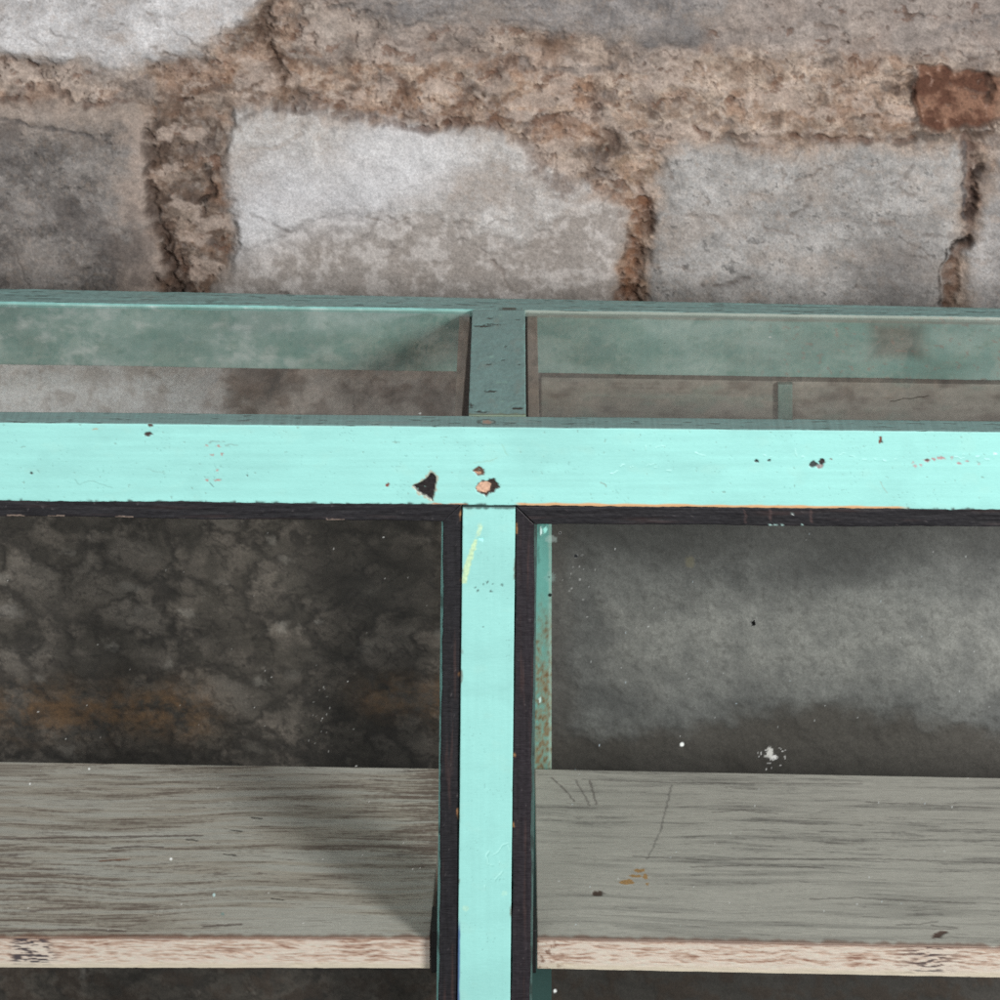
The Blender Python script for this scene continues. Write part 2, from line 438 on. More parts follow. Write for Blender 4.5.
        crack([(640, 208), (634, 250), (632, 320)], 15, 9, (112, 70, 40), 0.9, 0.8)
        crack([(646, 214), (646, 260), (640, 300)], 8, 8, (60, 42, 32), 0.75, 0.3)
        crack([(628, 230), (622, 300)], 4, 6, (66, 46, 34), 0.7, 0.2)
        crack([(690, 132), (708, 138)], 5, 7, (100, 66, 46), 0.8, 0.5)
        crack([(790, 136), (830, 142), (868, 147), (912, 140)], 5, 8, (94, 64, 48), 0.8, 0.15)
        crack([(912, 72), (918, 98), (914, 124)], 4, 9, (44, 32, 26), 0.8, 0.4)
        crack([(990, 80), (989, 104)], 4, 8, (40, 30, 25), 0.85, 0.6)
        crack([(920, 138), (948, 142)], 8, 4, (96, 88, 82), 0.7, 0.4)
        crack([(966, 146), (972, 190), (967, 218)], 9, 7, (98, 76, 66), 0.85, 0.9)
        crack([(978, 168), (974, 196), (967, 216)], 5, 10, (40, 28, 24), 0.9, 0.7)
        crack([(964, 150), (965, 220)], 2.5, 6, (86, 82, 82), 0.9, 0.8)
        crack([(968, 240), (958, 256), (951, 300)], 8, 11, (92, 62, 42), 0.9, 0.9)
        crack([(968, 238), (954, 248)], 5, 12, (26, 22, 20), 0.95, 0.9)
        crack([(948, 250), (942, 300)], 3, 8, (48, 38, 32), 0.8, 0.5)
        crack([(500, 22), (560, 26), (564, 40)], 3, 3, (100, 92, 88), 0.6, 0.3)
        crack([(520, 66), (560, 72), (600, 70), (620, 64)], 5, 5, (96, 90, 88), 0.7, 0.3)
        crack([(330, 12), (350, 6), (362, 14)], 3, 3, (96, 90, 86), 0.7, 0.2)
        crack([(360, 14), (392, 2), (404, 24), (440, 14)], 3, 3, (92, 86, 84), 0.7, 0.2)
        crack([(500, 72), (512, 66)], 6, 6, (70, 50, 40), 0.8, 0.4)
        crack([(800, 24), (838, 28)], 4, 4, (104, 86, 74), 0.6, 0.3)
        crack([(940, 26), (1000, 20)], 5, 3, (104, 100, 100), 0.6, 0.4)
        crack([(250, 150), (284, 140), (300, 132)], 3, 3, (150, 138, 128), 0.7, 0.4)
        # hairlines and knocks on the faces
        rr_ = random.Random(41)
        for _ in range(70):
            x_, y_ = rr_.uniform(-60, 1060), rr_.uniform(-20, 310)
            a_ = rr_.gauss(0.1, 0.7); L_ = rr_.uniform(6, 34); b_ = a_ + rr_.gauss(0, 0.5)
            crack([(x_, y_), (x_ + L_ * math.cos(a_), y_ + L_ * math.sin(a_)), (x_ + L_ * (math.cos(a_) + math.cos(b_)), y_ + L_ * (math.sin(a_) + math.sin(b_)))],
                  rr_.uniform(1.2, 3.0), 2.5, rr_.choice([(96, 88, 82), (112, 98, 88), (84, 74, 68)]), rr_.uniform(0.4, 0.8), 0.25)
        # little open pits in the mortar
        pit = sstep(0.5, 0.8, fin * 0.9 + 0.5 * fbm(px / 40, py / 40, 2, 240)) * (1 - np.clip(s1[1] + s2[1] + s3[1] + s4[1] + s5[1] + s6[1], 0, 1))
        c = mixc(c, lin((70, 52, 42)), pit * 0.55); h = h - 4 * pit

        # mid wall under the glass top: mirrored wall painted in, paled to offset shade
        mh = sstep(318, 345, wy + 5 * mid)
        mc = mixc(np.tile(lin((232, 227, 222)), (n, 1)), lin((196, 186, 177)), sstep(-0.1, 0.5, mid + 0.4 * fin))
        mb = mixc(np.tile(lin((182, 168, 156)), (n, 1)), lin((126, 110, 98)), sstep(-0.2, 0.5, mid + 0.4 * big))
        mc = mixc(mc, mb, sstep(205, 245, wx + 10 * mid))
        mc = mixc(mc, lin((80, 66, 56)), sstep(40, 10, np.hypot(wx - 262, (wy - 378) * 1.3) + 10 * mid) * 0.8)  # mirrored dark joint of the wall above, painted in
        c = mixc(c, mc, mh * sstep(560, 480, wx))
    # ---- blend from the stones and pale painted band down to the footing
    lowm = sstep(455, 500, wy + 6 * mid)
    low = np.zeros((n, 3)); lh = np.zeros(n)
    if py.max() > 425:
        # ---- dark stone footing (left), grey render (right), painted darker for dim light there
        f1b, f2b, cb = worley(wx / 62 + 0.30 * mid + 0.14 * crs, wy / 44 + 0.30 * mid + 0.14 * crs2, 301)
        f1c, f2c, cc_ = worley(wx / 24 + 0.2 * crs2, wy / 15 + 0.2 * crs, 311)
        k = 1.0
        L = mixc(np.tile(lin((60, 56, 51)), (n, 1)), lin((82, 76, 70)), sstep(-0.35, 0.5, mid + 0.5 * big))
        L = mixc(L, lin((104, 98, 92)), sstep(0.6, 0.95, cb) * sstep(0.6, 0.15, f1b) * 0.35)
        L = mixc(L, lin((33, 31, 29)), sstep(0.26, 0.0, f2b - f1b + 0.10 * fin) * sstep(-0.7, 0.2, big + mid) * 0.6)
        L = L * (0.86 + 0.3 * sstep(0.0, 0.45, f2b - f1b))[:, None]
        L = mixc(L, lin((40, 37, 34)), sstep(0.2, 0.0, f2c - f1c + 0.1 * fin) * 0.35 * sstep(0.0, 0.5, mid))
        L = mixc(L, lin((150, 145, 138)), sstep(0.95, 0.98, cc_) * sstep(0.5, 0.15, f1c + 0.2 * fin) * 0.25)
        L = mixc(L, lin((40, 37, 35)), sstep(0.1, 0.6, -big + 0.4 * mid) * 0.25)
        for (x_, y_, rx, ry, colr, am) in [(70, 600, 46, 26, (96, 90, 84), .75), (130, 586, 14, 7, (128, 124, 118), .8), (8, 610, 12, 9, (132, 128, 124), .8),
                                           (138, 610, 7, 5, (126, 120, 114), .7), (222, 585, 9, 6, (122, 116, 110), .7), (300, 560, 24, 16, (84, 78, 72), .6),
                                           (352, 548, 22, 14, (84, 77, 70), .7), (370, 590, 22, 12, (90, 86, 80), .6), (322, 624, 4, 2.5, (150, 146, 140), .9),
                                           (390, 664, 28, 10, (100, 95, 90), .6), (292, 676, 10, 6, (104, 100, 95), .6), (315, 660, 12, 6, (100, 95, 88), .6)]:
            e = np.hypot((wx - x_) / rx, (wy - y_) / ry)
            L = mixc(L, lin(colr), sstep(1.3, 0.4, e + 0.35 * fin + 0.6 * crs2) * am * 0.38)
        L = L * np.clip(1 + 0.34 * crs2 + 0.15 * crs, 0.4, 1.9)[:, None]
        r2 = 1 - np.abs(fbm(wx / 44, wy / 27, 4, 331, 0.6)); r3 = 1 - np.abs(fbm(wx / 20, wy / 13, 4, 341, 0.6))
        L = mixc(L, lin((28, 26, 24)), sstep(0.92, 0.99, r2) * 0.5)
        L = mixc(L, lin((32, 30, 27)), sstep(0.95, 0.995, r3) * sstep(-0.2, 0.3, mid) * 0.4)
        L = mixc(L, lin((112, 107, 101)), sstep(0.46, 0.70, crs2 - 0.2 * crs) * 0.28)
        och = np.maximum(np.exp(-((wy - 712) / 24) ** 2) * sstep(245, 170, wx) * sstep(-40, 30, wx), np.exp(-((wy - 700) / 20) ** 2) * sstep(330, 390, wx) * 0.8)
        L = mixc(L, lin((112, 84, 56)), np.clip(och * (0.42 + 0.8 * crs + 0.7 * crs2), 0, 0.75))
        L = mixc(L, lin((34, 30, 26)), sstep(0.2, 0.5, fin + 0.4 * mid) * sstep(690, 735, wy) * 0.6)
        Lh = 2 * mid + 6 * np.minimum(0.3, f2b - f1b) + 1 * np.minimum(0.3, f2c - f1c) + 0.6 * fin
        R = mixc(np.tile(lin((80, 81, 80)), (n, 1)), lin((98, 99, 97)), sstep(-0.5, 0.5, big + 0.5 * crs))
        pale = np.exp(-(((wy - 645) / 52) ** 2) ** 1.4) * sstep(555, 640, wx + 10 * mid)
        R = mixc(R, lin((126, 126, 122)), np.clip(pale * (0.7 + 0.35 * mid + 0.3 * crs), 0, 0.85))
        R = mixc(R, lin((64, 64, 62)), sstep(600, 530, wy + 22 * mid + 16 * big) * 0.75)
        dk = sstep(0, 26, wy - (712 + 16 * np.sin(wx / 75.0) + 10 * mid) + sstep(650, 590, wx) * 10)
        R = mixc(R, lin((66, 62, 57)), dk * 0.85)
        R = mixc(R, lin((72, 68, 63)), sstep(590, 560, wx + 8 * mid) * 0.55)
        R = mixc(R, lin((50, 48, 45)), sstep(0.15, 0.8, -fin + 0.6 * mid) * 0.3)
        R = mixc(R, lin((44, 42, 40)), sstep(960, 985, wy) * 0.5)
        R = R * np.clip(1 + 0.10 * crs + 0.12 * crs2, 0.5, 1.5)[:, None]
        Rh = 2 * big + 2.2 * mid + 0.8 * fin - 2.5 * dk
        mr = sstep(470, 530, wx + 14 * mid)
        low = L * (1 - mr)[:, None] + R * mr[:, None]
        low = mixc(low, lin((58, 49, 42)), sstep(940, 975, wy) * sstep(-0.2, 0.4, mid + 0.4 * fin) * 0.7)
        low = low * (1 + 0.08 * mic)[:, None]
        lh = Lh * (1 - mr) + Rh * mr - 4
    # overall fine mottling above
    cool = np.clip(s1[1] + s3[1] + 0.7 * s4[1] + 0.7 * s5[1] + 0.6 * s6[1], 0, 1) if py.min() < 545 else np.zeros(n)
    c = c * (1 + cool[:, None] * np.array([0.0, 0.0, 0.02]))
    lum = c @ np.array([0.25, 0.6, 0.15]); c = lum[:, None] + (c - lum[:, None]) * (0.80 - 0.02 * cool[:, None])
    c = c * np.clip(1 + 0.10 * fin + 0.16 * mic + 0.07 * mid, 0.3, 1.8)[:, None]
    c = np.clip(c / ILL, 0.004, 0.82)
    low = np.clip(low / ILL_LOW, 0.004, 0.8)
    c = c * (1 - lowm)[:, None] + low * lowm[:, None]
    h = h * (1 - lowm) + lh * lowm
    h = h - 6 * np.exp(-((wy - 478) / 12.0) ** 2)
    return c, h

def wall_axis(a, fa, fb, b, st, co):
    return np.concatenate([np.arange(a, fa, co), np.arange(fa, fb, st), np.arange(fb, b + co, co)])
ux = wall_axis(-700, -90, 1090, 1700, 1.2, 12.0)
uy = wall_axis(-620, -40, 1030, 1300, 1.2, 12.0)
UX, UY = np.meshgrid(ux, uy)
_r = [wall_paint(UX[i:i + 24].ravel(), UY[i:i + 24].ravel()) for i in range(0, len(uy), 24)]
wc = np.concatenate([q[0] for q in _r]); wh = np.concatenate([q[1] for q in _r])
WX = CX + (UX.ravel() - 515.0) / 1000.0 / SW
WZ = CZ - (UY.ravel() + 843.0) / 1000.0 / SW
WY = YW - wh * 0.00085
nx, ny = len(ux), len(uy)
ii = (np.arange(ny - 1)[:, None] * nx + np.arange(nx - 1)[None, :]).ravel()
wq = np.stack([ii, ii + nx, ii + nx + 1, ii + 1], 1)
# give the wall its thickness: a rim round the sheet and a back
rim = np.concatenate([np.arange(nx), np.arange(1, ny) * nx + nx - 1, (ny - 1) * nx + np.arange(nx - 2, -1, -1), np.arange(ny - 2, 0, -1) * nx])
wv = np.stack([WX, WY, WZ], 1)
base = len(wv)
bk = wv[rim].copy(); bk[:, 1] = YW + 0.35
wv = np.concatenate([wv, bk]); wc = np.concatenate([wc, wc[rim]])
k = np.arange(len(rim)); k2 = (k + 1) % len(rim)
wq = np.concatenate([wq, np.stack([rim[k], rim[k2], base + k2, base + k], 1)])
wall = mesh_from('stone_wall', wv, (wq, [list(base + k)]), wc, [M_WALL], None, origin=(CX, YW, float(WZ.min())))
wall['label'] = 'rough wall of pale grey stones set in crumbling brown mortar, behind the cabinet'
wall['category'] = 'wall'

# ================================================================ CABINET
RO = (0.489, 0.19, -0.40)
root = bpy.data.objects.new('display_cabinet', None); col.objects.link(root)
root.location = RO; root.empty_display_size = 0.1
root['label'] = 'mint green painted wooden display cabinet with glass panes, black beading and worn grey shelves'
root['category'] = 'display cabinet'
SL = 0.0095      # the cabinet stands a touch out of level

MINT = np.array([0.312, 0.655, 0.608])
TOPC = np.array([0.205, 0.345, 0.330])  # dirtier paint, darkened further for the weak light on top faces

def shear_x(P):
    P = P.copy(); w_ = P[:, 0] * 1000; f = np.clip((0.573 - P[:, 2]) / 0.0785, 0, 1)
    P[:, 2] += (0.0008 * fbm(w_ / 120, w_ * 0, 2, 941) + 0.0005 * fbm(w_ / 11, w_ * 0, 2, 946)) * f ** 4
    P[:, 2] += 0.0004 * fbm(w_ / 60, w_ * 0, 2, 951) * (1 - f)
    P[:, 2] -= SL * (P[:, 0] - 0.489); return P

def chip(c, h, x, y, pts, colr, depth, soft=0.6, amt=1.0, warp=1.5, seed=0):
    bx0 = min(p[0] for p in pts) - 6; bx1 = max(p[0] for p in pts) + 6
    by0 = min(p[1] for p in pts) - 6; by1 = max(p[1] for p in pts) + 6
    k = np.where((x > bx0) & (x < bx1) & (y > by0) & (y < by1))[0]
    if len(k) == 0: return
    X, Y = x[k], y[k]
    d = poly_d(X + warp * fbm(X / 4, Y / 4, 2, 400 + seed), Y + warp * fbm(X / 4, Y / 4, 2, 410 + seed), pts)
    m = sstep(soft, -soft, d) * amt
    cc = np.tile(lin(colr), (len(k), 1)) * (1 + 0.35 * fbm(X / 2.5, Y / 2.5, 2, 420 + seed))[:, None]
    c[k] = c[k] * (1 - m)[:, None] + np.maximum(cc, 0.004) * m[:, None]
    h[k] -= depth * m

def blob(c, h, x, y, cx, cy, rx, ry, colr, depth=0.0003, amt=1.0, seed=0):
    pts = [(cx + rx * math.cos(a) * (1 + 0.25 * math.sin(3 * a + seed)), cy + ry * math.sin(a) * (1 + 0.25 * math.cos(2 * a + seed))) for a in np.linspace(0, 2 * math.pi, 10)[:-1]]
    chip(c, h, x, y, pts, colr, depth, 0.6, amt, 1.2, seed)

def scratch(c, h, x, y, pts, w, colr, depth=0.0002, amt=0.9):
    bx0 = min(p[0] for p in pts) - 6; bx1 = max(p[0] for p in pts) + 6
    by0 = min(p[1] for p in pts) - 6; by1 = max(p[1] for p in pts) + 6
    k = np.where((x > bx0) & (x < bx1) & (y > by0) & (y < by1))[0]
    if len(k) == 0: return
    X, Y = x[k], y[k]
    d = seg_d(X + 1.2 * fbm(X / 7, Y / 7, 2, 430), Y + 1.2 * fbm(X / 7, Y / 7, 2, 440), pts)
    m = sstep(w, w * 0.3, d) * amt
    c[k] = c[k] * (1 - m)[:, None] + lin(colr)[None, :] * m[:, None]
    h[k] -= depth * m

def mint_base(P, N, u, v, stretch=(120.0, 7.0), top_dull=True):
    """paint with brush drag, small pores; callers recolour tops dirtier and as less lit"""
    n = len(P)
    br = fbm(u / stretch[0], v / stretch[1], 4, 501)
    bl = fbm(u / 55, v / 45, 3, 511)
    fi = fbm(u / 3.0, v / 2.6, 3, 521)
    c = np.tile(MINT, (n, 1)) * (1 + (0.05 if stretch[0] > 20 else 0.025) * br + 0.03 * bl + (0.03 if stretch[0] > 20 else 0.008) * fbm(u / (stretch[0] * 2.5), v / (stretch[1] * 0.45), 3, 505))[:, None]
    h = 0.00009 * br + 0.00006 * fi + 0.00012 * bl
    gr = fbm(u / 150, v / 60, 4, 541)
    c = c * (1 - 0.07 * sstep(0.0, 0.6, gr) - 0.05 * sstep(0.2, 0.6, bl))[:, None]
    c = mixc(c, np.array([0.40, 0.62, 0.52]), sstep(0.25, 0.7, fbm(u / 34, v / 20, 4, 546)) * 0.10)
    # clusters of pin holes
    reg = sstep(0.15, 0.6, fbm(u / 38, v / 30, 2, 531))
    por = sstep(0.62, 0.80, fi + 0.30 * reg - 0.14)
    c = mixc(c, MINT * 0.52, por * 0.42)
    h = h - 0.00025 * por
    return c, h, fi, bl, br

def paint_front_rail(P, N):
    u, v = px_of(P)
    c, h, fi, bl, br = mint_base(P, N, u, v)
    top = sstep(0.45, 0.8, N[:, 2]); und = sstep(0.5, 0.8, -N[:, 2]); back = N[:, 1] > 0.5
    ty = P[:, 1] * 1000.0
    # --- top face: dusty, darkened in the colour for weak light, with brush marks and dents
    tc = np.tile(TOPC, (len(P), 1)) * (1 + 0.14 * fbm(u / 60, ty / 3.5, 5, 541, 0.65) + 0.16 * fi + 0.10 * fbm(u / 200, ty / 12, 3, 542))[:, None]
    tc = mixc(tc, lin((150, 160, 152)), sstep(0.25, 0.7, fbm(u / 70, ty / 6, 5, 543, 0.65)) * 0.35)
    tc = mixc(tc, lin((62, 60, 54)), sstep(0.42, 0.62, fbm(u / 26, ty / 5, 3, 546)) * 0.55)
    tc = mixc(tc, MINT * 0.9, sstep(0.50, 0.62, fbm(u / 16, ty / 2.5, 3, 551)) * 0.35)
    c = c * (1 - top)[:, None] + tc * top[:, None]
    h = h - top * 0.0005 * sstep(0.42, 0.62, fbm(u / 26, ty / 5, 3, 546))
    # dark upper-edge nicks
    # --- marks on the face (x, y in thousandths of the width)
    F = N[:, 1] < -0.35
    cf = c.copy(); hf = h.copy()
    rs_ = random.Random(77)
    def ch(*a, **k): chip(cf, hf, u, v, *a, **k)
    def bb(*a, **k): blob(cf, hf, u, v, *a, **k)
    def sc_(*a, **k): scratch(cf, hf, u, v, *a, **k)
    ch([(411, 486), (418, 482), (425, 478), (430, 471), (435, 472), (438, 478), (436, 490), (434, 503), (427, 499), (418, 494)], (176, 134, 100), 0.0004, amt=0.55, seed=1)
    ch([(412.5, 486), (418, 483.5), (426, 479), (431, 473), (435, 475), (436.5, 480), (435, 490), (433, 501), (427, 497), (419, 492)], (36, 32, 32), 0.0014, warp=0.9, seed=2)
    ch([(475, 488), (480, 481), (488, 480), (493, 478), (497, 482), (500, 487), (494, 492), (487, 496), (478, 493)], (52, 42, 38), 0.0012, seed=3)
    ch([(476, 488), (480, 482), (487, 481), (491, 484), (490, 490), (486, 493), (479, 492)], (200, 162, 138), -0.0003, warp=0.6, seed=4)
    ch([(473, 470), (479, 466), (484, 470), (485, 474), (478, 476)], (90, 66, 54), 0.0008, seed=5)
    ch([(475, 472), (481, 471), (480, 475)], (190, 150, 122), 0.0002, seed=6)
    bb(387.5, 484.5, 2.0, 1.8, (120, 62, 52), 0.0005, seed=1)
    bb(147.5, 434.5, 4.0, 2.2, (66, 56, 52), 0.0010, seed=2)
    bb(150, 425.5, 3.0, 1.6, (70, 46, 36), 0.0008, seed=3)
    bb(31.5, 473.5, 1.7, 1.5, (40, 24, 22), 0.0007, seed=4)
    bb(247.5, 475, 1.0, 1.2, (70, 70, 66), 0.0006, seed=5)
    bb(95, 429, 2.4, 1.2, (170, 150, 120), 0.0003, amt=0.7)
    for (a, b) in [(206, 446), (219, 446), (212, 454.5), (222, 454), (216, 480.5), (219, 480), (207, 480), (217, 470)]:
        bb(a, b, 1.7, 1.2, (176, 110, 104), 0.0002, 0.75, a)
    sc_([(210, 442), (225, 441.5)], 0.8, (120, 140, 134), 0.0001, 0.6)
    sc_([(225, 445.5), (238, 445)], 0.9, (120, 140, 134), 0.0001, 0.5)
    sc_([(210, 483), (214, 487)], 1.0, (90, 110, 106), 0.0002, 0.7)
    sc_([(74, 480), (78, 484), (90, 481), (112, 487)], 0.9, (128, 178, 170), 0.0002, 0.6)
    sc_([(147, 469), (166, 474)], 0.8, (130, 170, 162), 0.0002, 0.5)
    bb(757, 461, 2.6, 1.6, (36, 36, 36), 0.0008, seed=6); bb(769, 460, 1.6, 1.5, (34, 34, 34), 0.0008, seed=7)
    bb(813, 464.5, 4.0, 3.0, (58, 66, 64), 0.0008, seed=8); bb(822, 462, 3.4, 3.2, (50, 46, 46), 0.0008, seed=9)
    bb(820, 466.5, 4.0, 1.8, (140, 130, 128), 0.0005, seed=10); bb(831, 459, 1.2, 1.0, (120, 96, 90), 0.0003)
    ch([(879.5, 437), (882, 437), (882.5, 443), (879, 443.5)], (112, 66, 52), 0.0006, seed=11)
    bb(881, 442.5, 1.2, 1.0, (50, 36, 32), 0.0007)
    for (a, b, rx, am) in [(927, 460.5, 3.4, .9), (934, 459, 2.2, .8), (941, 457.8, 4.6, .8), (921, 465, 2.2, .7), (915, 466, 2, .6), (959, 463, 2.2, .75), (967, 461.5, 2.4, .75), (979, 464, 1.6, .5), (913, 462.5, 1.4, .6), (952, 458, 1.4, .5)]:
        bb(a, b, rx, 1.4, (178, 112, 116), 0.0002, am, a)
    bb(927, 460, 2.0, 1.3, (92, 62, 60), 0.0005)
    bb(995, 454, 1.6, 1.2, (214, 240, 238), -0.0003)
    for pts in [[(645, 443), (648, 448), (660, 446), (680, 449)], [(690, 452), (706, 456)], [(752, 447), (760, 454)], [(795, 446), (795, 457), (812, 458)],
                [(840, 455), (850, 453), (862, 458), (900, 460)], [(756, 453), (774, 456)], [(610, 470), (640, 466), (672, 468)], [(955, 456), (990, 457)]]:
        for (ax_, ay_), (bx_, by_) in zip(pts[:-1], pts[1:]):
            L_ = math.hypot(bx_ - ax_, by_ - ay_); k_ = max(1, int(L_ / 5))
            for q_ in range(k_):
                if rs_.random() < 0.55: continue
                t0, t1 = q_ / k_, (q_ + rs_.uniform(0.4, 1.0)) / k_
                jx, jy = rs_.gauss(0, 1.0), rs_.gauss(0, 1.6)
                g_ = [(ax_ + (bx_ - ax_) * t0 + jx, ay_ + (by_ - ay_) * t0 + jy), (ax_ + (bx_ - ax_) * t1 + jx, ay_ + (by_ - ay_) * t1 + jy + rs_.gauss(0, 0.8))]
                sc_(g_, rs_.uniform(0.5, 0.9), (196, 246, 240), -0.0003, rs_.uniform(0.3, 0.75))
                sc_([(a, b + 1.1) for a, b in g_], 0.6, (112, 170, 160), 0.0, 0.35)
    sc_([(601, 482), (606, 487)], 1.0, (130, 140, 128), 0.0001, 0.6)
    sc_([(880, 482), (886, 493)], 0.9, (150, 160, 146), 0.0001, 0.5)
    sc_([(502, 445), (508, 456)], 1.2, (140, 180, 160), 0.0001, 0.35)
    sc_([(474, 463), (490, 461), (496, 458)], 0.9, (140, 170, 150), 0.0001, 0.4)
    # dirty lower edge of the rail and grubby flecks
    fl = sstep(0.70, 0.86, fbm(u / 7, v / 5, 3, 571) + 0.10 * bl)
    cf = mixc(cf, lin((120, 150, 140)), fl * 0.6); hf = hf - 0.0003 * fl
    zl = 505.5 + SL * 1000 * (P[:, 0] - 0.489)
    ed = sstep(3.2, 0.2, (zl - v) + 1.8 * fbm(u / 9, v * 0, 3, 581))
    cf = mixc(cf, lin((52, 44, 42)), ed * sstep(0.0, 0.35, fbm(u / 14, v * 0 + 3, 3, 591)) * 0.85)
    w = sstep(513, 522, u) * sstep(912, 896, u) * sstep(3.6, 2.2, (zl - v) + 1.0 * fbm(u / 30, v * 0, 2, 601))
    cf = mixc(cf, lin((206, 158, 112)), w * 0.95)
    w = sstep(470, 462, u) * sstep(418, 440, u) * sstep(2.4, 1.0, (zl - v) + 1.2 * fbm(u / 10, v * 0, 2, 602))
    cf = mixc(cf, lin((190, 120, 76)), w * 0.9)
    c = np.where(F[:, None], cf, c); h = np.where(F, hf, h)
    # tan chip on the top face, over the divider
    e = np.hypot((u - 487) / 8.0, (ty - 14) / 6.5) + 0.35 * fi
    c = mixc(c, lin((184, 152, 134)) * 0.9, top * sstep(0.95, 0.5, e + 0.3 * fbm(u / 4, ty / 4, 2, 609)) * 0.85)
    c = mixc(c, lin((60, 50, 44)), top * sstep(1.35, 1.1, e) * sstep(0.8, 1.05, e) * 0.6)
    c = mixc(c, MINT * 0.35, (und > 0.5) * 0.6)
    return np.clip(c, 0.004, 0.86), h

t = samples(-0.34, 1.34, 0.0011, -0.02, 1.02)
p = profile([(0.0, 0.4945), (0.0, 0.573), (0.030, 0.573), (0.030, 0.4945)], 0.0016, [0.0009, 0.0016, 0.02, 0.006])
sweep('front_rail', 'x', t, p, M_MINT, root, paint_front_rail, shear_x, RO)

# --- front post with a rebate stop behind the panes
SP = 0.0105
def shear_post(P):
    P = P.copy(); P[:, 0] += SP * (P[:, 2] - 0.493); return P
def paint_post(P, N):
    u, v = px_of(P)
    c, h, fi, bl, br = mint_base(P, N, u, v, (5.0, 150.0))
    c = c * 0.975
    def bb(*a, **k): blob(c, h, u, v, *a, **k)
    chip(c, h, u, v, [(474, 540), (478, 540), (472, 562), (466, 584), (461, 584), (464, 566)], (206, 222, 160), -0.0001, 1.0, 0.6, 1.0, 21)
    chip(c, h, u, v, [(477, 531), (480, 524), (482, 525), (480, 536), (476, 538)], (206, 226, 176), 0.0, 1.2, 0.5, 2.0, 22)
    for (a, b, r) in [(478, 591.5, 1.3), (491, 592, 1.3), (483, 584.5, 1.0), (487, 583, 1.0), (493, 585, .9), (501.5, 585.5, 1.3), (475, 588, .9), (483, 627, 1.0), (482, 540, 2.2)]:
        bb(a, b, r, r, (60, 74, 70) if r < 2 else (170, 250, 240), 0.0004, 0.85, a)
    bb(466, 909, 3.4, 3.2, (176, 214, 188), 0.0, 0.5); bb(504, 894, 3.0, 3.0, (178, 222, 200), 0.0, 0.4)
    for pts in [[(486, 856), (489, 852), (492, 856), (497, 853), (502, 846), (508, 844), (510, 852)], [(486, 856), (488, 864), (492, 866)], [(499, 862), (504, 868)], [(484, 886), (486, 891)], [(495, 880), (502, 872)]]:
        scratch(c, h, u, v, pts, 0.9, (190, 244, 236), -0.0002, 0.35)
        scratch(c, h, u, v, [(a + 1, b + 1) for a, b in pts], 0.7, (116, 176, 168), 0.0, 0.45)
    # worn arrises
    xl = 462.5 + SP * 1000 * (P[:, 2] - 0.493); xr = xl + 53
    el = sstep(2.2, 0.2, (u - xl) + 1.6 * fbm(v / 11, u * 0, 3, 611)); er = sstep(2.2, 0.2, (xr - u) + 1.6 * fbm(v / 9, u * 0 + 4, 3, 621))
    c = mixc(c, lin((92, 66, 50)), np.maximum(el * sstep(0.25, 0.55, fbm(v / 23, u * 0 + 8, 3, 631)), er * sstep(0.2, 0.5, fbm(v / 31, u * 0 + 18, 4, 634))) * 0.7)
    c = mixc(c, lin((54, 70, 130)), sstep(3.2, 1.2, (u - xl) + 0.5 * fbm(v / 14, u * 0, 2, 641)) * sstep(916, 935, v) * 0.85)
    et = sstep(3.0, 0.5, (v - 507.5) + 1.6 * fbm(u / 8, v * 0, 3, 651))
    c = mixc(c, lin((40, 34, 34)), et * 0.8)
    stop = P[:, 1] > 0.0205
    sd = np.where((P[:, 0:1] < 0.49), MINT[None, :] * 0.85, lin((92, 122, 118))[None, :]) * (1 + 0.15 * fi)[:, None]
    sd = mixc(sd, lin((52, 60, 58)), sstep(0.1, 0.5, fbm(u / 5, v / 26, 3, 661)) * 0.6)
    c = np.where(stop[:, None], sd, c)
    return np.clip(c, 0.004, 0.86), h
t = samples(-0.40, 0.4925, 0.0011, -0.02, 0.50)
pf = [(0.4625, 0.0015), (0.5155, 0.0015), (0.5155, 0.0215), (0.5376, 0.0215), (0.5376, 0.040), (0.4412, 0.040), (0.4412, 0.0215), (0.4625, 0.0215)]
p = profile(pf, 0.0014, [0.0009, 0.004, 0.004, 0.004, 0.02, 0.004, 0.004, 0.004])
sweep('front_post', 'z', t, p, M_MINT, root, paint_post, shear_post, RO)

